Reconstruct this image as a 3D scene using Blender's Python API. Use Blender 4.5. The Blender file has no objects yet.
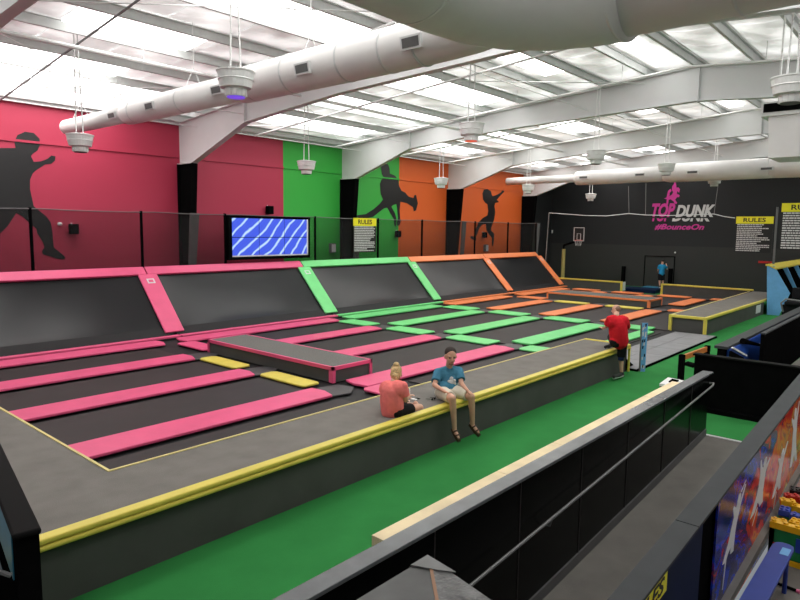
import bpy, bmesh, math, random
from mathutils import Vector, Matrix
random.seed(7)
S = bpy.context.scene
COL = S.collection

# ------------------------------------------------------------------ camera
F, H = 631.0, 3.6
dx = Vector((556/F, 64/F, -1)).normalized()
dy = Vector((-725/F, 80/F, -1)); dy = (dy - dx*dy.dot(dx)).normalized()
dz = dx.cross(dy)
RW = Matrix((dx, dy, dz))               # camera axes -> world axes
CP = Vector((0, 0, H))
cd = bpy.data.cameras.new('camera'); cam = bpy.data.objects.new('camera', cd); COL.objects.link(cam)
cam.matrix_world = Matrix.Translation(CP) @ RW.to_4x4()
cd.sensor_width = 36; cd.lens = F/800*36; cd.clip_end = 200; cd.clip_start = .05
S.camera = cam

def U(px, py, ax, v):                   # point of a real plane (ax = v) that the photo shows at a pixel
    r = RW @ Vector(((px-400)/F, (300-py)/F, -1)); i = 'xyz'.index(ax)
    return CP + r*((v-CP[i])/r[i])

# ------------------------------------------------------------------ materials
def mat(name, col, rough=.6, spec=.4, metal=0, noise=.06, scale=6, bump=0, bscale=60, emit=None, es=0):
    m = bpy.data.materials.new(name); m.use_nodes = True
    n = m.node_tree.nodes; l = m.node_tree.links; b = n['Principled BSDF']
    b.inputs['Roughness'].default_value = rough; b.inputs['Metallic'].default_value = metal
    b.inputs['Specular IOR Level'].default_value = spec
    tc = n.new('ShaderNodeTexCoord'); nt = n.new('ShaderNodeTexNoise'); nt.inputs['Scale'].default_value = scale
    nt.inputs['Detail'].default_value = 4
    l.new(tc.outputs['Object'], nt.inputs['Vector'])
    r = n.new('ShaderNodeValToRGB')
    r.color_ramp.elements[0].position = .3; r.color_ramp.elements[1].position = .7
    r.color_ramp.elements[0].color = tuple(c*(1-noise) for c in col)+(1,)
    r.color_ramp.elements[1].color = tuple(min(1, c*(1+noise)) for c in col)+(1,)
    l.new(nt.outputs['Fac'], r.inputs['Fac']); l.new(r.outputs['Color'], b.inputs['Base Color'])
    if bump:
        t2 = n.new('ShaderNodeTexNoise'); t2.inputs['Scale'].default_value = bscale
        l.new(tc.outputs['Object'], t2.inputs['Vector'])
        bp = n.new('ShaderNodeBump'); bp.inputs['Strength'].default_value = bump; bp.inputs['Distance'].default_value = .02
        l.new(t2.outputs['Fac'], bp.inputs['Height']); l.new(bp.outputs['Normal'], b.inputs['Normal'])
    if emit:
        b.inputs['Emission Color'].default_value = tuple(emit)+(1,); b.inputs['Emission Strength'].default_value = es
    return m

M = dict(
 pink=mat('pink_vinyl', (.70,.09,.21), .45, noise=.06, scale=2, bump=.1, bscale=12),
 green=mat('green_vinyl', (.15,.62,.20), .45, noise=.06, scale=2, bump=.1, bscale=12),
 orange=mat('orange_vinyl', (.80,.23,.08), .45, noise=.06, scale=2, bump=.1, bscale=12),
 polem=mat('faded_yellow_pole_pad', (.36,.31,.10), .6),
 yellow=mat('yellow_vinyl', (.66,.55,.085), .45, noise=.08, scale=3, bump=.1, bscale=12),
 line=mat('yellow_piping', (.62,.53,.20), .5),
 bed=mat('trampoline_mesh', (.024,.020,.020), .62, .30, noise=.12, scale=1.2),
 slope=mat('angled_trampoline_mesh', (.012,.013,.014), .30, .20, noise=.12, scale=.8),
 cover=mat('black_spring_cover', (.006,.006,.007), .7),
 joint=mat('grey_joint_vinyl', (.05,.05,.052), .5),
 deck=mat('grey_deck_carpet', (.175,.165,.150), .9, .15, noise=.1, scale=3, bump=.25, bscale=90),
 deckside=mat('dark_grey_side_vinyl', (.078,.078,.073), .7, .2, noise=.12, scale=1.5),
 boxtop=mat('speckled_grey_carpet', (.14,.14,.13), .9, .15, noise=.18, scale=30, bump=.2),
 mat_=mat('grey_floor_mat', (.24,.24,.25), .7, .2, noise=.08, scale=2),
 turf=mat('green_floor_carpet', (.030,.205,.050), .95, .1, noise=.10, scale=1.3, bump=.25, bscale=120),
 black=mat('black_paint', (.004,.004,.0042), .7, 0, noise=.2),
 blackg=mat('black_gloss_panel', (.0025,.003,.003), .25, .07, noise=.2),
 black2=mat('black_vinyl_silhouette', (.012,.012,.013), .4, .5),
 cap=mat('grey_counter_cap', (.10,.108,.115), .24, .5, noise=.12, scale=5),
 capd=mat('dark_grey_counter_cap', (.045,.049,.052), .5, .12, noise=.1, scale=5),
 capk=mat('black_cap', (.008,.008,.008), .6, .03),
 wood=mat('pale_pine', (.80,.66,.42), .6, .2, noise=.12, scale=3),
 white=mat('white_painted_metal', (.74,.75,.74), .5, .3, noise=.03),
 duct=mat('white_duct_metal', (.80,.79,.78), .5, .35, noise=.05, scale=1.5),
 frame=mat('white_painted_beam', (.64,.65,.65), .55, .3, noise=.03, scale=1),
 purlin=mat('galvanised_purlin', (.62,.64,.63), .5, .3, noise=.05),
 roof=mat('white_vinyl_insulation', (.90,.90,.90), .35, .4, noise=.04, scale=1, bump=.9, bscale=1.1),
 vent=mat('vent_dark_grey', (.10,.10,.10), .6),
 grey=mat('grey_post_pad', (.13,.13,.13), .6),
 steel=mat('brushed_steel', (.55,.55,.55), .3, .5, .9),
 rail=mat('grey_rail', (.20,.20,.20), .4, .5, .3),
 blue=mat('bright_blue_panel', (.012,.075,.42), .5),
 lblue=mat('light_blue_panel', (.13,.36,.66), .5),
 teal=mat('teal_panel', (.03,.20,.32), .4),
 navy=mat('navy_panel', (.004,.010,.035), .5, .08),
 signy=mat('sign_yellow', (.80,.74,.02), .5, noise=.02),
 signk=mat('sign_black', (.012,.012,.012), .5),
 text=mat('print_white', (.62,.62,.62), .6, noise=.01),
 textk=mat('print_black', (.01,.01,.01), .6, noise=.01),
 logop=mat('print_pink', (.62,.045,.30), .6, noise=.02),
 redp=mat('red_plastic', (.5,.02,.02), .4), orp=mat('orange_plastic', (.65,.20,.05), .4),
 brick_y=mat('brick_yellow', (.80,.45,.01), .35), brick_r=mat('brick_red', (.45,.02,.015), .35),
 brick_g=mat('brick_green', (.01,.20,.06), .35), brick_b=mat('brick_blue', (.02,.06,.40), .35),
 brick_k=mat('brick_black', (.01,.01,.01), .35),
 tbl=mat('translucent_blue_plastic', (.025,.05,.27), .4, .2),
 pinkp=mat('pink_plastic', (.8,.15,.3), .4),
 stone=mat('dark_marble_laminate', (.05,.05,.05), .35, .5, noise=.5, scale=7),
 stone2=mat('crinkled_grey_laminate', (.11,.11,.11), .4, .5, noise=.5, scale=14, bump=.9, bscale=25),
 stone3=mat('grey_corner_patch', (.13,.13,.13), .4, .5, noise=.2, scale=10),
 copper=mat('exposed_seam', (.25,.13,.07), .5),
 skin=mat('skin', (.62,.34,.24), .55, .3, noise=.06, scale=10),
 skin2=mat('pale_skin', (.62,.36,.26), .55, .3, noise=.06, scale=10),
 tshirt=mat('teal_blue_tshirt', (.06,.20,.30), .85, .1, noise=.12, scale=9, bump=.3, bscale=18),
 coral=mat('coral_tshirt', (.85,.20,.19), .85, .1, noise=.1, scale=9, bump=.3, bscale=18),
 red=mat('red_tshirt', (.62,.018,.03), .85, .1, noise=.1, scale=9, bump=.3, bscale=18),
 bshirt=mat('blue_tshirt', (.02,.22,.42), .85, .1),
 khaki=mat('cream_shorts', (.60,.55,.45), .85, .1, noise=.08, bump=.3, bscale=20),
 kshort=mat('black_shorts', (.008,.008,.010), .8, .15),
 navys=mat('navy_knee_band', (.02,.03,.12), .8, .15),
 brown=mat('brown_leather', (.06,.03,.018), .5),
 hair=mat('dark_hair', (.025,.016,.012), .7, noise=.3, scale=60),
 hair2=mat('light_brown_hair', (.24,.15,.11), .7, noise=.3, scale=60),
 blonde=mat('blonde_hair', (.62,.42,.20), .6, noise=.35, scale=50, bump=.5, bscale=60),
 phone=mat('white_phone', (.8,.8,.8), .3),
 shoe=mat('black_trainer', (.012,.012,.012), .6), sole=mat('white_sole', (.6,.6,.6), .6),
 eye=mat('dark_eye', (.01,.01,.01), .3), mouth=mat('mouth', (.34,.11,.09), .5), beard=mat('short_beard', (.26,.13,.09), .8),
)
# left wall: painted in three colour sections along its length
def wall_mat():
    m = bpy.data.materials.new('painted_wall_sections'); m.use_nodes = True
    n = m.node_tree.nodes; l = m.node_tree.links; b = n['Principled BSDF']; b.inputs['Roughness'].default_value = .6
    g = n.new('ShaderNodeNewGeometry'); s = n.new('ShaderNodeSeparateXYZ'); l.new(g.outputs['Position'], s.inputs[0])
    mr = n.new('ShaderNodeMapRange'); mr.inputs['From Min'].default_value = 0; mr.inputs['From Max'].default_value = 50
    l.new(s.outputs['X'], mr.inputs['Value'])
    r = n.new('ShaderNodeValToRGB'); r.color_ramp.interpolation = 'CONSTANT'; e = r.color_ramp.elements
    e[0].position = 0; e[0].color = (.46,.032,.078,1)
    e[1].position = 17.45/50; e[1].color = (.040,.43,.055,1)
    x = e.new(25.1/50); x.color = (.70,.125,.018,1)
    x = e.new(38.0/50); x.color = (.010,.011,.012,1)
    l.new(mr.outputs[0], r.inputs['Fac']); l.new(r.outputs['Color'], b.inputs['Base Color'])
    return m
M['wall'] = wall_mat()
def net_mat():
    m = bpy.data.materials.new('fine_black_netting'); m.use_nodes = True
    n = m.node_tree.nodes; l = m.node_tree.links; b = n['Principled BSDF']; b.inputs['Base Color'].default_value = (.01,.01,.01,1)
    b.inputs['Roughness'].default_value = .9; b.inputs['Alpha'].default_value = .26
    return m
M['net'] = net_mat()
def backwall_mat():
    m = bpy.data.materials.new('black_wall_grey_dado'); m.use_nodes = True
    n = m.node_tree.nodes; l = m.node_tree.links; b = n['Principled BSDF']; b.inputs['Roughness'].default_value = .7
    g = n.new('ShaderNodeNewGeometry'); s = n.new('ShaderNodeSeparateXYZ'); l.new(g.outputs['Position'], s.inputs[0])
    r = n.new('ShaderNodeValToRGB'); r.color_ramp.interpolation = 'CONSTANT'; e = r.color_ramp.elements
    mr = n.new('ShaderNodeMapRange'); mr.inputs['From Max'].default_value = 10
    l.new(s.outputs['Z'], mr.inputs['Value']); l.new(mr.outputs[0], r.inputs['Fac'])
    e[0].color = (.024,.024,.023,1); e[1].position = .27; e[1].color = (.010,.011,.0125,1)
    l.new(r.outputs['Color'], b.inputs['Base Color']); return m
M['back'] = backwall_mat()
def mural_mat():
    m = bpy.data.materials.new('paint_splash_mural'); m.use_nodes = True
    n = m.node_tree.nodes; l = m.node_tree.links; b = n['Principled BSDF']; b.inputs['Roughness'].default_value = .2
    b.inputs['Specular IOR Level'].default_value = .3
    tc = n.new('ShaderNodeTexCoord'); nt = n.new('ShaderNodeTexNoise'); nt.inputs['Scale'].default_value = 1.9; nt.inputs['Detail'].default_value = 6
    nt.inputs['Distortion'].default_value = 1.2
    mp = n.new('ShaderNodeMapping'); mp.inputs['Scale'].default_value = (1.0, 1, 1.2); mp.inputs['Location'].default_value = (3.3, 0, 1.2)
    l.new(tc.outputs['Object'], mp.inputs[0]); l.new(mp.outputs[0], nt.inputs['Vector'])
    s = n.new('ShaderNodeSeparateXYZ'); l.new(tc.outputs['Object'], s.inputs[0])
    mr = n.new('ShaderNodeMapRange'); mr.inputs['From Min'].default_value = -2.6; mr.inputs['From Max'].default_value = 2.6
    mr.inputs['To Min'].default_value = -.22; mr.inputs['To Max'].default_value = .24
    l.new(s.outputs['X'], mr.inputs['Value'])
    ad = n.new('ShaderNodeMath'); l.new(nt.outputs['Fac'], ad.inputs[0]); l.new(mr.outputs[0], ad.inputs[1])
    r = n.new('ShaderNodeValToRGB'); e = r.color_ramp.elements
    cs = [(.16,(.005,.04,.45)),(.24,(.01,.01,.04)),(.29,(.02,.02,.22)),(.34,(.005,.05,.5)),(.39,(.12,.02,.22)),(.44,(.02,.02,.09)),(.49,(.60,.03,.03)),(.56,(.75,.07,.04)),(.62,(.80,.22,.02)),(.69,(.45,.03,.06)),(.78,(.75,.55,.12)),(.9,(.20,.45,.65))]
    e[0].position = cs[0][0]; e[0].color = cs[0][1]+(1,); e[1].position = cs[-1][0]; e[1].color = cs[-1][1]+(1,)
    for p, c in cs[1:-1]: x = e.new(p); x.color = c+(1,)
    l.new(ad.outputs[0], r.inputs['Fac']); l.new(r.outputs['Color'], b.inputs['Base Color']); return m
M['mural'] = mural_mat()
def screen_mat():
    m = bpy.data.materials.new('lit_blue_screen'); m.use_nodes = True
    n = m.node_tree.nodes; l = m.node_tree.links; b = n['Principled BSDF']; b.inputs['Base Color'].default_value = (.01,.01,.01,1)
    tc = n.new('ShaderNodeTexCoord'); mp = n.new('ShaderNodeMapping'); mp.inputs['Rotation'].default_value = (0, -.75, 0)
    w = n.new('ShaderNodeTexWave'); w.inputs['Scale'].default_value = .75; w.inputs['Distortion'].default_value = 7.5
    w.inputs['Detail'].default_value = 4; w.inputs['Detail Scale'].default_value = .5
    l.new(tc.outputs['Object'], mp.inputs[0]); l.new(mp.outputs[0], w.inputs['Vector'])
    r = n.new('ShaderNodeValToRGB'); e = r.color_ramp.elements
    e[0].position = .0; e[0].color = (.045,.10,.80,1); e[1].position = 1; e[1].color = (.60,.78,1,1)
    for p, c in [(.5,(.05,.11,.85)),(.62,(.03,.05,.5)),(.70,(.06,.13,.9)),(.86,(.08,.18,.9)),(.94,(.35,.55,.95))]: x = e.new(p); x.color = c+(1,)
    l.new(w.outputs['Fac'], r.inputs['Fac']); l.new(r.outputs['Color'], b.inputs['Emission Color'])
    b.inputs['Emission Strength'].default_value = 1.0; return m
M['screen'] = screen_mat()
SKY_STRENGTH = 5.5
M['sky'] = mat('daylight_skylight_panel', (.8,.8,.8), .5, emit=(1,.985,.96), es=SKY_STRENGTH)
M['violet'] = mat('violet_lamp', (.2,.1,.8), .4, emit=(.12,.05,.6), es=1.0)
M['amber'] = mat('red_lamp', (.8,.1,.05), .4, emit=(.7,.08,.04), es=.8)

# ------------------------------------------------------------------ geometry helper
WL = {}      # object name -> world location of its origin
class B:
    def __init__(s): s.b = bmesh.new()
    def add(s, verts, faces):
        vs = [s.b.verts.new(v) for v in verts]
        for f in faces:
            try: s.b.faces.new([vs[i] for i in f])
            except ValueError: pass
        return s
    def box(s, x0, x1, y0, y1, z0, z1):
        v = [(x, y, z) for x in (x0, x1) for y in (y0, y1) for z in (z0, z1)]
        return s.add(v, [(0,1,3,2),(4,6,7,5),(0,4,5,1),(2,3,7,6),(0,2,6,4),(1,5,7,3)])
    def prism(s, pts, off):             # closed polygon of 3D points swept along off
        n = len(pts); off = Vector(off); a = [Vector(p) for p in pts]
        v = a + [p+off for p in a]
        return s.add(v, [tuple(range(n))[::-1], tuple(range(n, 2*n))] + [(i, (i+1) % n, n+(i+1) % n, n+i) for i in range(n)])
    def tube(s, pts, r, seg=8, cap=True):
        pts = [Vector(p) for p in pts]; rs = r if isinstance(r, (list, tuple)) else [r]*len(pts)
        rings = []; prev = None
        for i, p in enumerate(pts):
            d = (pts[min(i+1, len(pts)-1)] - pts[max(i-1, 0)]).normalized()
            u = d.orthogonal().normalized() if prev is None else (prev - d*prev.dot(d)).normalized()
            prev = u; w = d.cross(u)
            rings.append([s.b.verts.new(p + (u*math.cos(2*math.pi*k/seg) + w*math.sin(2*math.pi*k/seg))*rs[i]) for k in range(seg)])
        for a, c in zip(rings, rings[1:]):
            for k in range(seg): s.b.faces.new((a[k], a[(k+1) % seg], c[(k+1) % seg], c[k]))
        if cap: s.b.faces.new(rings[0][::-1]); s.b.faces.new(rings[-1])
        return s
    def lathe(s, c, prof, seg=24):      # prof: (radius, z)
        c = Vector(c)
        return s.tube([c+Vector((0, 0, z)) for _, z in prof], [max(r, .001) for r, _ in prof], seg)
    def ell(s, c, r, seg=16, rot=None):
        mt = Matrix.Translation(Vector(c)) @ (rot.to_4x4() if rot else Matrix.Identity(4)) @ Matrix.Diagonal((*(r if hasattr(r, '__len__') else (r,)*3), 1))
        bmesh.ops.create_uvsphere(s.b, u_segments=seg, v_segments=max(6, seg//2+2), radius=1, matrix=mt); return s
    def build(s, name, m, parent=None, label=None, cat=None, group=None, kind=None, smooth=False, bevel=0, loc=None):
        bmesh.ops.recalc_face_normals(s.b, faces=s.b.faces)
        me = bpy.data.meshes.new(name)
        if loc is None:
            if parent is not None: loc = WL[parent.name]
            else:
                xs = [v.co for v in s.b.verts]
                loc = Vector(((min(v.x for v in xs)+max(v.x for v in xs))/2, (min(v.y for v in xs)+max(v.y for v in xs))/2, min(v.z for v in xs)))
        loc = Vector(loc)
        for v in s.b.verts: v.co -= loc
        s.b.to_mesh(me); s.b.free()
        if smooth: me.polygons.foreach_set('use_smooth', [True]*len(me.polygons))
        me.materials.append(M[m] if isinstance(m, str) else m)
        o = bpy.data.objects.new(name, me); COL.objects.link(o)
        if parent is not None: o.parent = parent
        else: o.location = loc
        WL[o.name] = loc
        if bevel:
            bv = o.modifiers.new('bevel', 'BEVEL'); bv.width = bevel; bv.segments = 2; bv.limit_method = 'ANGLE'
            if smooth is False: pass
        tag(o, label, cat, group, kind)
        return o
def tag(o, label=None, cat=None, group=None, kind=None):
    if label: o['label'] = label
    if cat: o['category'] = cat
    if group: o['group'] = group
    if kind: o['kind'] = kind
def root(name, loc, label, cat, group=None):
    o = bpy.data.objects.new(name, None); COL.objects.link(o); o.location = loc; o.empty_display_size = .1
    WL[o.name] = Vector(loc); tag(o, label, cat, group); return o
def st(name, bb, m, **k): return bb.build(name, m, kind='structure', **k)
def textmesh(body, name, m, origin, right, up, w, h, depth=.008, shear=0, bold=0, parent=None, ymin=None, ymax=None):
    cu = bpy.data.curves.new(name, 'FONT'); cu.body = body; cu.extrude = .01; cu.shear = shear; cu.offset = bold; cu.resolution_u = 3
    t = bpy.data.objects.new(name, cu); COL.objects.link(t); bpy.context.view_layer.update()
    dg = bpy.context.evaluated_depsgraph_get(); me = bpy.data.meshes.new_from_object(t.evaluated_get(dg))
    bpy.data.objects.remove(t)
    xs = [v.co.x for v in me.vertices]; ys = [v.co.y for v in me.vertices]
    x0, x1, y0, y1 = min(xs), max(xs), min(ys), max(ys)
    right = Vector(right).normalized(); up = Vector(up).normalized(); nrm = right.cross(up)
    base = WL[parent.name] if parent is not None else Vector(origin)
    for v in me.vertices:
        p = Vector(origin) + right*((v.co.x-x0)/(x1-x0)*w) + up*((v.co.y-y0)/(y1-y0)*h) + nrm*((v.co.z+.01)/.02*depth)
        v.co = p - base
    me.materials.clear(); me.materials.append(M[m])
    o = bpy.data.objects.new(name, me); COL.objects.link(o); WL[o.name] = base
    if parent is not None: o.parent = parent
    else: o.location = base
    return o

# ================================================================== SETTING
X0, X1, Y0, Y1 = -7.0, 42.0, -9.0, 22.2
RY = 6.2                                   # ridge
def zr(y): return 7.42 + .079*(22.2 - (y if y > RY else 2*RY - y))
st('floor', B().box(0, X1, 3.14, Y1, -.1, 0).box(11.9, 13.6, 1.0, 3.14, -.1, 0), 'turf')
st('trim_84', B().box(X0, 0, 3.14, Y1, -.1, 0).box(13.6, X1, Y0, 3.14, -.1, 0).box(11.9, 13.6, Y0, 1.0, -.1, 0), 'deck')
st('trim_85', B().box(X0, 1.3, Y0, 1.0, 1.8, 1.95), 'mat_')       # upper viewing floor the photo is taken from
st('wall_left', B().box(X0, X1+.2, Y1, Y1+.2, -.1, 8.0), 'wall')
st('wall_back', B().box(X1, X1+.2, Y0, Y1, -.1, 9.2), 'back')
st('wall_right', B().box(X0, X1, Y0-.2, Y0, -1, 9), 'white')
st('wall_front', B().box(X0-.2, X0, Y0, Y1, -1, 9.2), 'white')
st('trim_1', B().box(X0, X1, Y1-.05, Y1, 6.15, 6.22), 'wall')       # painted girt line on the left wall
# roof insulation, sagging a little between purlins
PUR = [21.9, 20.3, 18.7, 17.1, 15.5, 13.9, 12.3, 10.8, 9.3, 7.8, 6.4, 4.8, 3.3, 1.7, .1, -1.5, -3.1, -4.7, -6.3, -7.9]
FR = [-4.1, 4.29, 12.68, 21.05, 29.42, 37.8]
bb = B(); ys = sorted(set(PUR+[Y1, Y0, RY])); fy = []
for a, c in zip(ys, ys[1:]):
    for k in range(4): fy.append((a+(c-a)*k/4, .07*math.sin(math.pi*k/4)))
fy.append((ys[-1], 0))
NX = 120
vs = [(X0+(X1-X0)*i/NX, y, zr(y)+.30 - sg*(1+.5*math.sin(i*1.3+j))) for i in range(NX+1) for j, (y, sg) in enumerate(fy)]
nf = len(fy)
bb.add(vs, [(i*nf+j, i*nf+j+1, (i+1)*nf+j+1, (i+1)*nf+j) for i in range(NX) for j in range(nf-1)])
bb.add([(X0, Y0, zr(Y0)+.5), (X1, Y0, zr(Y0)+.5), (X1, RY, zr(RY)+.5), (X0, RY, zr(RY)+.5), (X1, Y1+.2, zr(Y1)+.5), (X0, Y1+.2, zr(Y1)+.5)], [(0,1,2,3),(3,2,4,5)])
st('ceiling', bb, 'roof', smooth=True)
# purlins (Z sections), eave strut
n = 2
for y in PUR:
    h = .2; z = zr(y)
    bb = B().box(X0, X1, y-.006, y+.006, z, z+h).box(X0, X1, y-.006, y+.075, z-.008, z+.004).box(X0, X1, y-.075, y+.006, z+h-.004, z+h+.008)
    st('trim_%d' % n, bb, 'purlin'); n += 1
st('trim_%d' % n, B().box(X0, X1, 22.02, 22.2, 7.34, 7.56), 'frame'); n += 1
# rigid steel frames: tapered column + tapered rafters, I sections
for k, fx in enumerate(FR):
    top = [(22.15, 7.40), (RY, zr(RY)-.02), (-8.9, zr(-8.9)-.02)]
    bot = [(21.15, 5.9), (17.9, 7.02), (13.4, 7.38), (6.3, 7.62), (-1, 7.1), (-5, 6.8), (-8.2, 5.7)]
    web = [(22.15, 5.9)] + top + [(-8.9, 5.6)] + bot[::-1]
    bb = B().prism([(fx-.008, y, z) for y, z in web], (.016, 0, 0))
    fl = lambda p: [bb.prism([(fx-.12, a[0], a[1]), (fx+.12, a[0], a[1]), (fx+.12, c[0], c[1]), (fx-.12, c[0], c[1])], (0, 0, .02)) for a, c in zip(p, p[1:])]
    fl(bot); fl([(22.15, 7.38)]+top[1:])
    for yb, zb in ((17.9, 7.02), (6.3, 7.6)):                     # splice plates
        bb.box(fx-.12, fx+.12, yb-.012, yb+.012, zb-.02, zr(yb))
    bb.prism([(fx-.12, 21.12, 5.9), (fx+.12, 21.12, 5.9), (fx+.12, 22.15, 5.9), (fx-.12, 22.15, 5.9)], (0, 0, .03))
    st('trim_%d' % n, bb, 'frame'); n += 1
    bb = B().prism([(fx-.01, 22.15, 5.9), (fx-.01, 21.14, 5.9), (fx-.01, 21.62, 0), (fx-.01, 22.15, 0)], (.02, 0, 0))
    bb.prism([(fx-.13, 21.14, 5.9), (fx+.13, 21.14, 5.9), (fx+.13, 21.62, 0), (fx-.13, 21.62, 0)], (0, .02, 0))
    bb.box(fx-.13, fx+.13, 22.12, 22.16, 0, 5.9)
    st('trim_%d' % n, bb, 'black'); n += 1
# bright skylight panels between purlins, placing made up to light the hall
sky = [(5.0, 10.3, 20.45, 21.75), (4.6, 10.4, 18.85, 20.15), (4.9, 8.6, 17.25, 18.5), (4.6, 11.6, 11.0, 12.15), (5.2, 12.0, 7.95, 9.1), (5.2, 12.0, 4.95, 6.2), (6.0, 9.0, 14.1, 15.3)]
for bx in (13.1, 21.5, 29.85):
    sky += [(bx+.9, bx+7.2, 18.85, 20.15), (bx+.4, bx+7.4, 15.7, 16.9), (bx+.6, bx+7.0, 12.5, 13.7), (bx+.6, bx+5.5, 9.55, 10.25), (bx+2.6, bx+7.4, 6.9, 7.45), (bx+.6, bx+7.2, .4, 1.4), (bx+.6, bx+7.2, -1.3, -.1)]
sky += [(-3, 3.4, 14.1, 15.3), (-3, 3.4, 8.0, 9.1), (-3, 3.4, .3, 1.5), (5.4, 11.8, 1.9, 3.1), (5.4, 11.8, -4.5, -3.3), (14, 20.2, -4.5, -3.3), (38.6, 41.6, 12.5, 13.7), (38.6, 41.6, 17.3, 18.5)]
M['dim'] = mat('ceiling_glow_fill', (.85,.85,.85), .5, emit=(1,.99,.97), es=.42, bump=.8, bscale=2)  # added glowing sheets across all roof gaps, there to brighten the ceiling
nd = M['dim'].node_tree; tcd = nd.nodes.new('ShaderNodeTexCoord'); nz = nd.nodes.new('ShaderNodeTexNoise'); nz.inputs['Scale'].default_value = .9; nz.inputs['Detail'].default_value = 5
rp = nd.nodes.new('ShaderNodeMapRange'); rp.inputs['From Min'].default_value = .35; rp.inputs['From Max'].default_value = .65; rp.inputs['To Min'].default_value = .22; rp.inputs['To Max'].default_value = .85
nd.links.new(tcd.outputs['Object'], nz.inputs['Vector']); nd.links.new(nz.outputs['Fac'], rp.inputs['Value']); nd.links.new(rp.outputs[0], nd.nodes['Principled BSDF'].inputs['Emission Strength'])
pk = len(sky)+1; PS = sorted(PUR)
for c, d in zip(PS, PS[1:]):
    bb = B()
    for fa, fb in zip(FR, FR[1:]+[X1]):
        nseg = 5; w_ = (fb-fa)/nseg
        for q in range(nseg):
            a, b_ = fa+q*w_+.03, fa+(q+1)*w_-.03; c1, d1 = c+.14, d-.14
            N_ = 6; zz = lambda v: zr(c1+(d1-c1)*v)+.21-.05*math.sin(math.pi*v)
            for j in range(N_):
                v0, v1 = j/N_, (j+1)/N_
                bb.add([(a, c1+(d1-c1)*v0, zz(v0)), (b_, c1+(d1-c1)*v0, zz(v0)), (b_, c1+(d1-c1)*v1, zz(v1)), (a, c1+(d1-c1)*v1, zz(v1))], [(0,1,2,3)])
    st('glow_panel_%d' % pk, bb, 'dim', smooth=True); pk += 1
for k, (a, b_, c, d) in enumerate(sky):
    st('glow_panel_%d' % (k+1), B().prism([(a, c, zr(c)+.12), (b_, c, zr(c)+.12), (b_, d, zr(d)+.12), (a, d, zr(d)+.12)], (0, 0, .03)), 'sky')

# ================================================================== COURT
ZC = .10
st('trim_80', B().box(-3, 36.6, 7.3, 20.0, 0, .07), 'cover')       # black court base
RB = [3.0, 9.15, 16.4, 22.85, 29.1, 35.5]                         # column boundaries of the bed grid
ROW = [15.1, 12.5, 9.82, 7.2]
secn = ['pink', 'pink', 'green', 'orange', 'orange']
secw = ['pink section nearest', 'pink section past the box', 'green section', 'orange section before the box', 'orange section past the box']
roww = ['back row', 'second row from back', 'third row from back', 'front row']
for c in range(5):
    a, d = RB[c]+.35, RB[c+1]-.35
    if c == 1: a = 10.95
    if c == 4: a = 31.3
    for r in range(4):
        y1 = 17.05 if r == 0 else ROW[r-1]-.52  # bed stops short; the black gap stands for the pad's shadow line
        y0 = ROW[r]+.3 if r < 3 else 7.5
        bb = B().box(a, d, y0, y1, .085, ZC)
        bb.build('trampoline_bed', 'bed', label='black trampoline bed, %s, %s' % (roww[r], secw[c]), cat='trampoline', group='flat trampoline beds')
def xpad(x0, x1, y0, y1, m, label, name='padding_strip', g=None):
    z0, z1 = .115, .168; t = .13
    bb = B().prism([(x0+.02, y0+.0, z0), (x1-t, y0, z0), (x1, (y0+y1)/2, z0), (x1-t*.3, y1, z0), (x0+t*.6, y1, z0), (x0-.03, (y0+y1)/2, z0)], (0, 0, z1-z0))
    return bb.build(name, m, label=label, cat='pad', group=g or 'colour padding strips on the court', bevel=.012)
def ypad(x0, x1, y0, y1, m, label):
    z0, z1 = .12, .165; t = .10
    bb = B().prism([(x0+t*.5, y0, z0), (x1-t*.5, y0, z0), (x1, y0+t, z0), (x1, y1-t, z0), (x1-t, y1, z0), (x0+t, y1, z0), (x0, y1-t, z0), (x0, y0+t, z0)], (0, 0, z1-z0))
    return bb.build('padding_strip', m, label=label, cat='pad', group='short cross pads between the beds', bevel=.012)
EDGE = [(3.2, 8.85), (9.75, 16.05), (16.95, 22.45), (23.5, 28.45), (29.8, 35.0)]
for c in range(5):
    a, d = EDGE[c]; col = secn[c]
    for r in range(3):
        aa = a; cc = d
        if c == 1 and r != 2: aa = 10.95
        if c == 4: aa = 31.35
        if c == 0: aa = 3.2
        xpad(aa, cc, ROW[r]-.37, ROW[r]+.39, col, 'long %s pad strip, %s strip row from back, %s' % (col, ['first', 'second', 'third'][r], secw[c]))
    aa = {1: 9.9, 4: 29.9}.get(c, a)
    xpad(aa, d+(.5 if c == 0 else .3), 17.18, 17.92, col, 'long %s strip below the angled beds, %s' % (col, secw[c]), g='pad strips below the angled beds')
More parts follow.
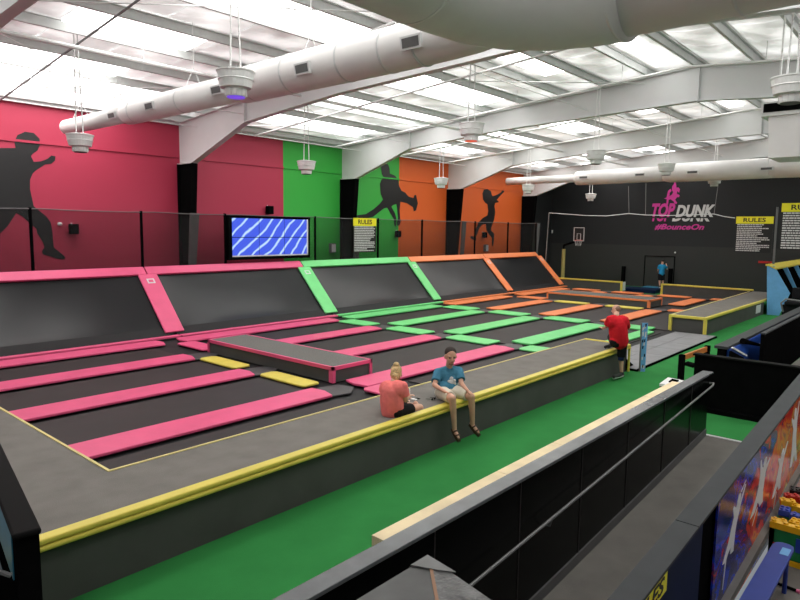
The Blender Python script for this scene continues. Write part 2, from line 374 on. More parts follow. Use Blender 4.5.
# fourth-row strips at the gap in the deck (green mat opening)
xpad(16.6, 22.3, 7.62, 8.1, 'green', 'green pad strip along the grey entrance mat')
CR = [(9.3, 10.0, 'pink'), (16.0, 16.8, 'green'), (22.4, 23.3, 'green'), (28.75, 29.5, 'orange'), (35.2, 36.0, 'orange')]
bw = ['beside the pink box', 'between the pink and green beds', 'between the green and orange beds', 'beside the orange box', 'at the far end']
for i, (a, d, col) in enumerate(CR):
    for r, (y0, y1) in enumerate([(15.6, 17.1), (13.05, 14.7), (10.45, 12.1), (7.95, 9.4)]):
        cc = col; aa, dd = a, d
        if i == 0 and r in (1, 2): aa, dd, cc = 8.78, 9.28, 'yellow'
        if i == 0 and r == 0: aa, dd = 9.5, 10.1
        if i == 0 and r == 3: aa, dd, cc = 9.5, 10.2, 'pink'
        if i == 3 and r in (1, 2): aa, dd, cc = 28.3, 28.95, 'yellow'
        if i == 2 and r == 3: cc = 'green'
        ypad(aa, dd, y0, y1, cc, 'short %s cross pad %s, %s' % (cc, bw[i], ['nearest the angled beds', 'second from the angled beds', 'third from the angled beds', 'nearest the deck'][r]))
for i in range(5):
    for r in range(3):
        xc = [9.1, 16.3, 22.8, 29.0, 35.5][i]
        B().prism([(xc-.42, ROW[r]-.3, .10), (xc+.1, ROW[r]-.42, .10), (xc+.5, ROW[r]-.1, .10), (xc+.42, ROW[r]+.32, .10), (xc-.1, ROW[r]+.42, .10), (xc-.5, ROW[r]+.1, .10)], (0, 0, .025)).build(
            'corner_pad', 'joint', label='dark grey joint pad %s, at the %s strip row' % (bw[i], ['first', 'second', 'third'][r]), cat='pad', group='grey joint pads')

# angled wall trampolines
SY0, SZ0, SY1, SZ1 = 18.50, .10, 20.5, 2.15
dirv = Vector((0, SY1-SY0, SZ1-SZ0)).normalized(); nv = Vector((0, -dirv.z, dirv.y))
L_ = math.hypot(SY1-SY0, SZ1-SZ0)
def sp(x, t, h=0): return Vector((x, SY0, SZ0)) + dirv*t + nv*h
def slab(bb, x0, x1, t0, t1, h0, h1):
    v = [sp(x, t, h) for x in (x0, x1) for t in (t0, t1) for h in (h0, h1)]
    bb.add(v, [(0,1,3,2),(4,6,7,5),(0,4,5,1),(2,3,7,6),(0,2,6,4),(1,5,7,3)]); return bb
SB = [-1.0, 3.1, 10.28, 17.05, 23.95, 30.6, 36.75]
sw = ['far left pink', 'pink, left of the first pink divider', 'pink, between the pink and first green divider', 'green', 'left orange', 'right orange']
scol = ['pink', 'pink', 'pink', 'green', 'orange', 'orange']
for i in range(6):
    a, d = SB[i], SB[i+1]
    t = root('angled_trampoline', ((a+d)/2, SY0, 0), ['angled black wall trampoline at the left edge of the photo', 'large angled black trampoline left of the first pink divider', 'angled black trampoline with pink top pad below the video wall',
        'angled black trampoline between the two green dividers', 'angled black trampoline with orange top pad beside the green divider', 'rightmost angled black trampoline with orange pads'][i], 'trampoline', 'angled wall trampolines')
    bb = B(); NU, NV = 24, 12; u0, u1, t0, t1 = a+.3, d-.3, .32, L_-.12; vs = []
    for iu in range(NU+1):
        for iv in range(NV+1):
            fu, fv = iu/NU, iv/NV; sag = .17*(16*fu*(1-fu)*fv*(1-fv))**.8
            vs.append(sp(u0+(u1-u0)*fu, t0+(t1-t0)*fv, .02-sag))
    bb.add(vs, [(iu*(NV+1)+iv, (iu+1)*(NV+1)+iv, (iu+1)*(NV+1)+iv+1, iu*(NV+1)+iv+1) for iu in range(NU) for iv in range(NV)])
    bb.build('bed', 'slope', t, smooth=True)
    slab(B(), a+.05, d-.05, .02, .34, .01, .05).build('spring_cover', 'cover', t)
    bb = B(); slab(bb, a, d, 0, L_, -.30, -.22); bb.box(a+.02, d-.02, SY1-.02, SY1+.1, 0, SZ1-.1)
    bb.build('frame', 'cover', t)
    slab(B(), a+.02, d-.02, L_-.30, L_+.04, .0, .09).build('top_pad', scol[i], t, bevel=.02)
    # second half of the top pad, a separate vinyl roll behind
    B().box(a+.02, d-.02, 18.12, 18.32, .12, .19).build('base_pad', scol[i], t, bevel=.02)
scd = ['pink', 'pink', 'green', 'green', 'orange', 'orange']
for i, x in enumerate(SB[1:]):
    w = .33 if i < 3 else .29
    t = root('divider_pad', (x, SY0, 0), ['pink sloping divider pad at the left edge', 'wide pink sloping divider pad between two pink-topped beds', 'green sloping divider pad right of the video wall',
        'green sloping divider pad beside the orange section', 'orange sloping divider pad between the two orange beds', 'orange sloping end pad at the right end of the angled beds'][i], 'pad', 'sloping divider pads')
    slab(B(), x-w, x+w, .12, L_-.31, .04, .11).build('pad', scd[i], t, bevel=.03)
    b2 = B(); slab(b2, x-.13, x+.13, L_-.72, L_-.52, .111, .116); b2.build('logo_patch', 'text', t, label='small white logo patch')
    b2 = B(); slab(b2, x-.08, x+.08, L_-.675, L_-.565, .117, .120); b2.build('logo_mark', scd[i], t, label='coloured letter mark on the patch')

# ================================================================== DECKS
DZ = .70
t = root('walkway_deck', (9, 6.7, 0), 'long grey carpeted walkway deck with yellow padded edge beside the green floor', 'platform')
B().prism([(-3, 6.12, DZ-.06), (16, 6.12, DZ-.06), (16, 7.33, DZ-.06), (3.17, 7.33, DZ-.06), (3.17, 18.3, DZ-.06), (-3, 18.3, DZ-.06)], (0, 0, .06)).build('deck_top', 'deck', t)
B().box(-3, 15.97, 6.15, 6.2, 0, DZ-.06).box(15.9, 15.97, 6.15, 7.3, 0, DZ-.06).build('side_panel', 'deckside', t)
B().box(-3, 15.97, 7.25, 7.32, 0, DZ-.06).box(3.1, 3.16, 7.3, 18.3, 0, DZ-.06).build('inner_panel', 'cover', t)
B().box(-3, 16.03, 6.07, 6.22, DZ-.035, DZ+.025).build('edge_pad', 'yellow', t, bevel=.02)
B().box(-3, 16.03, 6.06, 6.13, DZ-.095, DZ-.04).build('edge_pad', 'yellow', t, bevel=.02)
B().box(15.95, 16.03, 6.1, 7.33, DZ-.05, DZ+.03).build('end_pad', 'yellow', t, bevel=.02)
B().box(15.97, 16.03, 6.07, 6.13, 0, DZ).build('corner_post_pad', 'yellow', t, bevel=.02)
B().box(3.19, 16.0, 7.31, 7.345, DZ, DZ+.012).box(3.155, 3.19, 7.31, 18.2, DZ, DZ+.012).build('piping', 'line', t)
# ramp wedge at the deck end
B().prism([(16.05, 6.2, 0), (16.75, 6.2, 0), (16.05, 6.2, .33)], (0, .08, 0)).build('wedge', 'black', label='small black triangular brace at the end of the deck', cat='brace')
t = root('platform_deck', (29, 6.9, 0), 'far grey platform with yellow piping beside the light blue panel', 'platform')
B().prism([(23.5, 6.33, .58), (36.5, 6.2, .58), (36.5, 7.65, .58), (23.5, 7.55, .58)], (0, 0, .05)).build('deck_top', 'deck', t)
B().prism([(23.53, 6.36, 0), (31.9, 6.22, 0), (31.9, 6.27, 0), (23.58, 6.4, 0)], (0, 0, .58)).box(23.53, 23.58, 6.36, 7.5, 0, .58).box(23.6, 36.1, 7.45, 7.5, 0, .58).build('side_panel', 'deckside', t)
B().box(23.45, 23.56, 6.3, 7.58, .56, .66).build('edge_pad', 'yellow', t, bevel=.02)
B().prism([(23.46, 6.28, .56), (36.2, 6.14, .56), (36.2, 6.24, .56), (23.46, 6.40, .56)], (0, 0, .1)).build('edge_pad', 'yellow', t, bevel=.02)
B().box(23.45, 23.56, 6.29, 6.40, 0, .58).build('corner_post_pad', 'yellow', t, bevel=.02)
B().box(23.45, 23.56, 7.47, 7.58, 0, .58).build('corner_post_pad', 'yellow', t, bevel=.02)
B().prism([(23.5, 7.52, .63), (36.2, 7.72, .63), (36.2, 7.78, .63), (23.5, 7.58, .63)], (0, 0, .012)).build('piping', 'line', t)
B().prism([(30.5, 6.235, .15), (31.3, 6.222, .15), (31.3, 6.222, .5), (30.5, 6.235, .5)], (0, -.008, 0)).build('notice', 'text', t, label='white notice stuck on the side')
for (y0, y1, xf, zt, lab) in ((14.75, 20.4, 36.95, .62, 'low dark platform with yellow top rail behind the right orange angled bed'), (7.7, 12.35, 36.55, .69, 'low dark platform with yellow top rail right of the man in blue')):
    t = root('end_platform', (xf+.3, (y0+y1)/2, 0), lab, 'platform', 'end platforms')
    B().box(xf+.04, xf+.5, y0, y1, 0, zt-.06).build('body', 'deckside', t)
    B().box(xf, xf+.12, y0-.03, y1, zt-.06, zt+.03).build('edge_pad', 'yellow', t, bevel=.02)
    if y0 < 10: B().box(xf, xf+.1, y1-.12, y1, .0, zt-.06).build('corner_post_pad', 'yellow', t, bevel=.02)
    else: B().box(xf, xf+.1, y0-.03, y0+.10, .0, zt-.06).build('corner_post_pad', 'yellow', t, bevel=.02); B().box(xf+.12, xf+.5, y0-.03, y0-.005, .1, zt).build('end_panel', 'white', t)
# boxes on the court
def court_box(x0, x1, y0, y1, col, lab):
    t = root('jump_box', ((x0+x1)/2, (y0+y1)/2, ZC), lab, 'box', 'raised jump boxes')
    z1 = .46; w = .085
    B().box(x0+.03, x1-.03, y0+.03, y1-.03, ZC+.0, z1-.02).build('side_panel', 'deckside', t)
    B().box(x0+.04, x1-.04, y0+.04, y1-.04, z1-.02, z1+.006).build('top_carpet', 'boxtop', t)
    bb = B().box(x0, x0+w*.7, y0, y1, z1-.07, z1+.012).box(x1-w*.7, x1, y0, y1, z1-.07, z1+.012).box(x0, x1, y0, y0+w*.7, z1-.07, z1+.012).box(x0, x1, y1-w*.7, y1, z1-.07, z1+.012)
    bb.build('edge_pad', col, t)
    for (a, c) in ((x0, y0), (x1-w, y0), (x0, y1-w), (x1-w, y1-w)):
        B().box(a, a+w, c, c+w*1.6 if c == y0 else c+w, ZC, z1-.06).build('corner_pad', col, t)
court_box(9.56, 10.85, 10.35, 15.5, 'pink', 'long grey box with pink edges standing on the near court')
court_box(29.5, 31.15, 10.4, 15.7, 'orange', 'long grey box with orange edges standing on the far court')
# entrance mat, tiles
t = root('entrance_mat', (19.5, 6.7, 0), 'grey tiled entrance mat on the green floor between the two decks', 'mat')
B().box(16.15, 23.45, 5.92, 7.5, 0, .05).build('edge', 'black', t)
bb = B()
for i in range(6):
    for j in range(2):
        a = 16.18+i*1.2; bb.box(a+.008, a+1.192 if i < 5 else 23.43, 5.96+j*.78, 5.96+j*.78+.765, .045, .062)
bb.build('tiles', 'mat_', t)
# blue mats + far floor
B().box(37.6, 39.2, 13.0, 15.2, 0, .22).build('landing_mat', 'navy', label='dark blue landing mat left of the man in blue', cat='mat', group='landing mats', bevel=.02)

# ================================================================== NET, WALL ITEMS
t = root('safety_net', (17, 20.66, 2), 'black netting fence strung above the angled trampolines along the coloured wall', 'net')
B().box(-3, 37.2, 20.66, 20.664, 2.15, 4.06).build('netting', 'net', t)
B().tube([(-3, 20.64, 4.08)]+[(x, 20.64, 4.07-.03*math.sin((x % 3.6)/3.6*math.pi)) for x in [i*.9 for i in range(-2, 41)]]+[(37.2, 20.64, 4.08)], .016, 6).build('top_cable', 'grey', t)
for x in (-.4, 3.2, 6.95, 10.35, 13.6, 18.05, 21.98, 25.28, 30.05, 33.59, 37.03):
    B().tube([(x, 20.66, 0), (x, 20.66, 4.1)], .05, 8).build('post', 'black', t)
for x in FR[2:]:
    B().prism([(x-.55, 20.75, 1.7), (x-.3, 20.75, 1.7), (x-.08, 20.75, 4.08), (x-.42, 20.75, 4.08)], (0, .1, 0)).build('padded_brace', 'grey', t)
def decal(pts, f, plane, v, m, name, label, cat, off=(0, -.004, 0), parent=None):
    P3 = [U(*f(p), plane, v) for p in pts]
    return B().prism(P3, off).build(name, m, parent, label=label, cat=cat)
f1 = [(0,112),(62,112),(58,85),(70,60),(100,47),(135,52),(158,75),(160,100),(150,122),(130,135),(124,145),(135,168),(165,165),(190,155),(205,142),(222,145),(220,162),(205,175),(180,178),(145,200),(130,215),(120,240),(120,275),(125,300),(135,345),(160,365),(185,385),(203,410),(210,450),(215,510),(235,525),(262,548),(255,558),(230,555),(200,545),(170,537),(168,522),(178,510),(172,490),(150,455),(145,435),(120,415),(90,385),(65,372),(30,425),(0,455),(-50,500),(-80,470),(-45,380),(-50,250),(-70,160),(-40,118)]
decal(f1, lambda p: (p[0]/4, 120+p[1]/4), 'y', 22.19, 'black2', 'wall_silhouette', 'large black silhouette of a running jumper on the pink wall', 'decal')
f2 = [(222,90),(235,75),(262,78),(270,100),(272,128),(300,140),(318,165),(322,195),(335,222),(355,232),(375,255),(402,262),(405,247),(415,245),(425,290),(415,330),(402,335),(398,312),(365,290),(330,282),(326,330),(328,375),(333,385),(325,412),(312,412),(310,395),(316,370),(312,320),(308,295),(290,300),(280,310),(300,345),(308,375),(306,420),(296,410),(294,378),(275,345),(258,315),(240,318),(205,345),(180,365),(150,372),(100,372),(88,362),(95,355),(140,350),(180,325),(215,295),(235,270),(222,240),(218,185),(225,165),(238,150),(228,130)]
decal(f2, lambda p: (340+p[0]/5.456, 150+p[1]/5.456), 'y', 22.19, 'black2', 'wall_silhouette', 'black silhouette of a jumper with legs split across the green and orange wall', 'decal')
f3 = [(168,100),(180,72),(205,68),(232,85),(238,110),(245,122),(280,110),(310,90),(318,70),(332,68),(330,90),(305,115),(275,150),(290,158),(288,168),(265,172),(258,195),(265,240),(258,290),(245,330),(235,355),(232,375),(258,405),(255,440),(250,490),(240,498),(238,470),(240,435),(215,405),(198,375),(195,330),(165,335),(145,360),(132,400),(120,425),(122,455),(95,448),(75,432),(80,420),(105,422),(110,390),(125,350),(140,315),(170,285),(205,265),(212,235),(205,180),(190,172),(172,145)]
decal(f3, lambda p: (460+p[0]/7.5, 180+p[1]/7.5), 'y', 22.19, 'black2', 'wall_silhouette', 'black silhouette of a jumper reaching up on the orange wall', 'decal')
# logo on the back wall
t = root('wall_logo', (41.95, 13, 3.8), 'pink and white painted wall logo with climbing figure on the black back wall', 'logo')
lf = [(300,92),(310,120),(312,150),(330,150),(343,165),(335,195),(318,180),(316,205),(340,215),(335,232),(318,232),(300,255),(318,280),(312,292),(292,285),(290,270),(278,262),(262,250),(245,255),(240,298),(225,295),(230,250),(205,245),(228,235),(240,180),(262,160),(270,180),(255,195),(252,225),(275,210),(285,190),(272,170),(275,140),(288,125)]
decal(lf, lambda p: (640+p[0]/8.567, 170+p[1]/8.567), 'x', 41.99, 'logop', 'climbing_figure', None, None, off=(-.01, 0, 0), parent=t)
def on_back(px0, py0, px1, py1, body, m, nm, **k):
    a = U(px0, py1, 'x', 41.99); c = U(px1, py0, 'x', 41.99)
    return textmesh(body, nm, m, a, (0, -1, 0), (0, 0, 1), a.y-c.y, c.z-a.z, .012, parent=t, **k)
on_back(651.5, 203, 675.5, 217.2, 'TOP', 'logop', 'lettering', shear=.25, bold=.045)
on_back(675.5, 204.5, 715.5, 217.2, 'DUNK', 'text', 'lettering', shear=.25, bold=.045)
# mirrored lower halves of the letters, cut off below the line
for body, a0, a1, m in (('TOP', 651.0, 670.5, 'logop'), ('DUNK', 672.0, 711.5, 'text')):
    o = on_back(a0, 210.5, a1, 221.5, body, m, 'lettering', shear=.2, bold=.045)
    bm = bmesh.new(); bm.from_mesh(o.data); zc_ = U(680, 218.3, 'x', 41.99).z - WL[t.name].z
    bmesh.ops.bisect_plane(bm, geom=bm.verts[:]+bm.edges[:]+bm.faces[:], plane_co=(0, 0, zc_), plane_no=(0, 0, 1), clear_outer=True)
    bm.to_mesh(o.data); bm.free()
on_back(654.5, 224, 704.5, 230, '#BounceOn', 'logop', 'lettering', shear=.3, bold=.03)
# rules signs
def rules(name_label, O, right, w, h, hh, nrm, sparse=.0):
    right = Vector(right); up = Vector((0, 0, 1)); O = Vector(O); nrm = Vector(nrm)
    t = root('rules_sign', O, name_label, 'sign', 'rules boards')
    q = lambda u, v, d=0: O + right*u + up*v + nrm*d
    B().prism([q(0, 0), q(w, 0), q(w, h-hh), q(0, h-hh)], nrm*.02).build('board', 'signk', t)
    B().prism([q(0, h-hh), q(w, h-hh), q(w, h), q(0, h)], nrm*.025).build('header', 'signy', t)
    textmesh('RULES', 'lettering', 'textk', q(w*.2, h-hh*.78, .026), right, up, w*.6, hh*.6, .004, bold=.02, parent=t)
    bb = B(); n_ = 15
    for i in range(n_):
        v = (h-hh)*(1-(i+.8)/(n_+.5)); u = w*.04; e = w*random.choice((.6, .75, .88, .93, .93, .7))
        while u < e:
            l = random.uniform(.03, .11)*w; l = min(l, e-u+.01)
            bb.prism([q(u, v, .021), q(u+l, v, .021), q(u+l, v+(h-hh)/n_*.52, .021), q(u, v+(h-hh)/n_*.52, .021)], nrm*.003); u += l+w*.012
    bb.build('fine_print', 'text', t)
a = U(353, 252.5, 'y', 20.6); c = U(376, 218.5, 'y', 20.6)
rules('black rules board with yellow header hanging before the green wall', a, (1, 0, 0), c.x-a.x, c.z-a.z, .36, (0, -1, 0))
a = U(734, 252, 'x', 37.1); c = U(774, 216.5, 'x', 37.1)
rules('black rules board with yellow header between the logo and the grey pole', a, (0, -1, 0), a.y-c.y, c.z-a.z, .37, (-1, 0, 0))
a = U(778.5, 250, 'x', 31.7)
rules('black rules board with yellow header at the right edge, right of the grey pole', a, (0, -1, 0), 1.8, 2.02, .37, (-1, 0, 0))
# video wall
vy = 20.40; va = U(232, 256.5, 'y', vy); vb = U(307.5, 220, 'y', vy); vx0, vx1, vz0, vz1 = va.x, vb.x, va.z-.02, vb.z+.02
t = root('video_wall', ((vx0+vx1)/2, vy, vz0), 'large lit blue video wall of six screens in a black frame', 'screen')
B().box(vx0-.12, vx1+.14, vy+.0, vy+.2, vz0-.12, vz1+.09).build('frame', 'blackg', t)
B().box(vx0-.02, vx1+.02, vy-.015, vy, vz0-.02, vz1+.02).build('backing', 'black', t)
w3 = (vx1-vx0)/3; h2 = (vz1-vz0)/2
scrm = M['screen']
for i in range(3):
    for j in range(2):
        B().box(vx0+i*w3+.012, vx0+(i+1)*w3-.012, vy-.03, vy-.016, vz0+j*h2+.012, vz0+(j+1)*h2-.012).build('screen', scrm, t)
B().box(vx1-.07, vx1-.0, vy-.034, vy-.031, vz0, vz1).box(vx0, vx1, vy-.034, vy-.031, vz0, vz0+.05).build('bright_border', 'text', t)
# small wall things
for px, py, lab in ((74, 229, 'small black speaker on the pink wall right of the running silhouette'), (270, 210, 'small black speaker above the video wall'), (398.5, 234, 'small black speaker on the orange wall below the split jumper'), (485, 235, 'small black speaker on the orange wall behind the reaching jumper')):
    p = U(px, py, 'y', 22.0)
    t = root('wall_speaker', p, lab, 'speaker', 'small wall speakers')
    B().box(p.x-.13, p.x+.13, 21.9, 22.14, p.z-.17, p.z+.17).build('cabinet', 'black', t, bevel=.02)
    B().tube([(p.x, 22.1, p.z+.1), (p.x, 22.19, p.z+.2)], .02, 6).build('bracket', 'white', t)
p = U(59.5, 224, 'y', 22.15); B().lathe((p.x, 22.12, p.z), [(.05,-.05),(.08,0),(.05,.06)], 12).build('wall_sensor', 'white', label='small round white sensor on the pink wall', cat='sensor')
for px, lab in ((332.5, 'grey electrical box on the green wall beside the rules board'), (486, 'grey electrical box on the orange wall below the reaching jumper')):
    p = U(px, 248, 'y', 22.1)
    t = root('electrical_box', (p.x, 22.1, p.z), lab, 'box', 'wall electrical boxes')
    B().box(p.x-.16, p.x+.16, 22.02, 22.2, p.z-.22, p.z+.22).build('body', 'grey', t, bevel=.02)
    B().box(p.x-.12, p.x+.12, 22.0, 22.02, p.z-.18, p.z+.18).build('door', 'frame', t)
# basketball hoop
t = root('basketball_hoop', (38.5, 17.3, 0), 'basketball hoop on a yellow padded pole by the black back wall', 'basketball hoop')
a = U(562.5, 280, 'x', 38.5); c = U(562.5, 249, 'x', 38.5)
B().tube([(38.5, a.y, 0), (38.5, a.y, c.z)], .12, 12).build('padded_pole', 'polem', t)
bq = U(576, 238, 'x', 38.0); 
B().tube([(38.5, a.y, c.z-.1), (38.5, a.y, c.z+.25), (38.1, bq.y, bq.z-.2)], .07, 8).build('arm', 'black', t)
b0 = U(573.5, 241, 'x', 37.95); b1 = U(584.5, 227.5, 'x', 37.95)
bb = B()
for (ya, yb, za, zb) in ((b0.y, b1.y, b0.z, b1.z), (b0.y-.22, b1.y+.22, b0.z+.08, b0.z+.48)):
    e = .035 if za == b0.z else .02
    bb.box(37.93, 37.96, yb, ya, za, za+e).box(37.93, 37.96, yb, ya, zb-e, zb).box(37.93, 37.96, yb, yb+e, za, zb).box(37.93, 37.96, ya-e, ya, za, zb)
bb.build('backboard_frame', 'text', t)
B().box(37.97, 37.99, b1.y, b0.y, b0.z, b1.z).build('backboard', 'signk', t)
rc = Vector((37.6, (b0.y+b1.y)/2-.15, b0.z+.06)); ring = [rc+Vector((.24*math.cos(k*math.pi/8), .24*math.sin(k*math.pi/8), 0)) for k in range(17)]
B().tube(ring, .022, 6).build('rim', 'redp', t)
bb = B()
for k in range(12):
    a_ = k*math.pi/6; b_ = (k+1)*math.pi/6
    bb.tube([rc+Vector((.24*math.cos(a_), .24*math.sin(a_), 0)), rc+Vector((.15*math.cos(b_), .15*math.sin(b_), -.35))], .006, 4)
bb.build('net', 'text', t)
# court end net
t = root('end_net', (37.3, 14, 4.6), 'light grey cable and poles of the net frame in front of the black wall', 'net')
pts = [(549,213),(560,213.6),(585,215.5),(606,216),(629,213.5),(645,215),(670,215.5),(690,215),(714,214),(724,216.5),(735,218)]
B().tube([U(x, y, 'x', 37.25) for x, y in pts], .022, 6).build('cable', 'frame', t)
B().tube([U(549, 213, 'x', 37.25), U(545.5, 262, 'x', 37.25), (37.25, U(545.5, 262, 'x', 37.25).y, 0)], .04, 8).build('pole', 'rail', t)
for (a0, b0_) in (((629, 213.5), (628.5, 186)), ((645.5, 215), (646, 180)), ((714, 214), (718.5, 182))):
    B().tube([U(*a0, 'x', 37.25), U(*b0_, 'x', 37.25)], .015, 6).build('drop_line', 'rail', t)
# door on back wall
t0 = U(643.5, 283, 'x', 41.98); t1 = U(675, 257, 'x', 41.98)
bb = B(); 
bb.box(41.95, 41.99, t0.y-.03, t0.y+.01, 0, t1.z).box(41.95, 41.99, t1.y-.01, t1.y+.03, 0, t1.z).box(41.95, 41.99, t1.y-.03, t0.y+.03, t1.z-.01, t1.z+.03)
st('door_1', bb, 'black')
for px in (623, 670):
    p = U(px, 280, 'x', 41.8); B().box(41.7, 41.9, p.y-.1, p.y+.1, 0, 1.3).build('bollard', 'black', label='short black padded bollard %s on the back wall' % ('left of the door frame' if px == 623 else 'right of the man in blue'), cat='bollard', group='back wall bollards')
p = U(675, 252.5, 'x', 41.9); B().lathe((41.92, p.y, p.z-.06), [(.03, 0), (.06, .05), (.03, .11)], 10).build('wall_lamp', 'text', label='tiny white light above the door on the back wall', cat='lamp')
p = U(552, 231.5, 'x', 41.9); B().box(41.9, 41.97, p.y-.04, p.y+.04, p.z-.12, p.z+.1).build('light_switch', 'text', label='small white switch on the black wall left of the hoop', cat='switch')

# ================================================================== CEILING EQUIPMENT
def duct_run(bb, segs):                # segs: [(pos, r), ...]
    for (a, b_, r) in segs:
        bb.tube([a, b_], r, 36)
# smaller duct along the frame direction
t = root('air_duct', (7.95, 12, 6.2), 'long white round air duct running from the elbow to the pink wall', 'duct')
DX = 7.95
bb = B().tube([(DX, 20.35, 6.5), (DX, 20.28, 6.5), (DX, 16.4, 6.48)], [.15, .215, .215], 32)
bb.tube([(DX, 16.45, 6.48), (DX, 16.4, 6.48), (DX, 16.2, 6.48), (DX, 11.3, 6.49)], [.215, .27, .285, .285], 32)
bb.tube([(DX, 11.35, 6.49), (DX, 11.3, 6.49), (DX, 11.1, 6.50), (DX, 6.9, 6.51), (DX, 6.0, 6.55), (DX-.1, 5.5, 6.58), (DX-.4, 4.8, 6.58)], [.29, .34, .355, .36, .38, .42, .45], 36)
bb.build('duct_body', 'duct', t, smooth=True)
for y in (15.9, 13.6, 10.9, 9.7, 8.2, 7.2, 6.5):
    r = .287 if y > 11.2 else .362
    B().tube([(DX, y-.02, 6.485 if y > 11.2 else 6.507), (DX, y+.02, 6.485 if y > 11.2 else 6.507)], r+.004, 36).build('seam_band', 'frame', t, smooth=True)
for px, r in ((411, .37), (303, .36), (217, .285), (149, .285), (111, .215)):
    y = U(px, 80, 'x', DX-r).y
    zc_ = 6.49
    u = Vector((-math.cos(.18), 0, -math.sin(.18))); w_ = Vector((math.sin(.18), 0, -math.cos(.18)))
    c0 = Vector((DX, y, zc_)) + u*(r-.01); hw, hh_ = .20, .10*(r/.36)**.5
    vp = B().prism([c0+w_*hh_+Vector((0, hw, 0)), c0+w_*hh_-Vector((0, hw, 0)), c0-w_*hh_-Vector((0, hw, 0)), c0-w_*hh_+Vector((0, hw, 0))], u*.05).build('vent', 'frame', t)
    c1 = c0+u*.05; hw, hh_ = hw*.82, hh_*.7
    B().prism([c1+w_*hh_+Vector((0, hw, 0)), c1+w_*hh_-Vector((0, hw, 0)), c1-w_*hh_-Vector((0, hw, 0)), c1-w_*hh_+Vector((0, hw, 0))], u*.006).build('grille', 'vent', vp)
for y in (19.2, 16.9, 13.2, 9.2, 7.0):
    z = zr(y)
    B().tube([(DX, y, z), (DX, y, 7.15)], .008, 5).tube([(DX, y, 7.15), (DX+.3, y, 6.5)], .008, 5).tube([(DX, y, 7.15), (DX-.3, y, 6.5)], .008, 5).build('hanger', 'white', t)
# large trunk with elbow
t = root('trunk_duct', (7.5, 3, 6.1), 'huge white trunk duct with an elbow at the top of the photo', 'duct')
bb = B(); R_ = .66; zc_ = 6.50
yt = 4.62
el = [(-6.5, yt, zc_), (2.0, yt, zc_), (5.9, yt, zc_), (6.45, yt-.08, zc_), (6.9, yt-.32, zc_), (7.25, yt-.68, zc_), (7.45, 3.45, zc_), (7.5, 3.1, zc_)]
bb.tube(el, [R_]*2+[R_, .67, .68, .68, .67, .66], 48)
bb.tube([(7.5, 3.2, zc_), (7.5, -8.5, zc_)], .615, 48); bb.build('duct_body', 'duct', t, smooth=True)
for y in (3.15, 1.9, .2): B().tube([(7.5, y-.02, zc_), (7.5, y+.02, zc_)], .622 if y < 3 else .672, 48).build('seam_band', 'duct', t, smooth=True)
for x in (5.5, 3.6): B().tube([(x-.02, yt, zc_), (x+.02, yt, zc_)], R_+.006, 48).build('seam_band', 'duct', t, smooth=True)
# far duct
t = root('air_duct', (33, 12, 6.2), 'white round air duct in front of the black back wall', 'duct')
bb = B().tube([(33, 20.5, 6.5), (33, 20.45, 6.5), (33, 16.0, 6.5)], [.1, .21, .21], 24)
bb.tube([(33, 16.1, 6.5), (33, 16.0, 6.5), (33, 15.8, 6.5), (33, 11.2, 6.53)], [.21, .36, .38, .38], 24)
bb.tube([(33, 11.3, 6.53), (33, 11.0, 6.55), (33, 3.2, 6.58)], [.38, .46, .47], 24)
bb.tube([(33, 6.6, 6.58), (33, 3.2, 6.55), (33, -3, 6.5)], [.475, .475, .475], 24)
bb.build('duct_body', 'duct', t, smooth=True)
for px, py in ((583, 179.5), (640, 176.8), (692.5, 174.8), (766.5, 171)):
    p = U(px, py, 'x', 32.56); r = .38 if px < 600 else .47
    xx = 33-r+.02
    vp = B().box(xx-.06, xx, p.y-.28, p.y+.28, 6.42, 6.58).build('vent', 'white', t)
    B().box(xx-.066, xx-.06, p.y-.22, p.y+.22, 6.45, 6.55).build('grille', 'vent', vp)
# air handler drop at the right
t = root('air_handler', (17.5, 2, 5), 'white box-shaped air handler with a black louvre hanging at the right edge', 'air handler')
a = U(768, 158, 'x', 16.0); b_ = U(762, 103, 'x', 16.0); c = U(762, 117, 'x', 16.0)
B().prism([(16, a.y, a.z), (16, a.y-2.0, a.z-.0), (16, b_.y-2.0, c.z), (16, b_.y-.15, c.z)], (1.2, 0, 0)).build('body', 'duct', t)
B().box(15.95, 17.3, b_.y-2.1, b_.y, c.z, b_.z).build('louvre_box', 'white', t)
bb = B()
bb.box(15.93, 15.95, b_.y-2.05, b_.y-.05, c.z+.08, b_.z-.04)
bb.build('louvre', 'black', t)
B().box(15.98, 16.0, a.y-.62, a.y-.58, a.z, c.z).build('seam', 'frame', t)
B().tube([(16.6, b_.y-1, b_.z), (16.6, b_.y-1, zr(2))], .02, 6).tube([(16.6, b_.y-.2, b_.z), (16.6, b_.y-.2, zr(3))], .02, 6).build('hanger_rod', 'white', t)

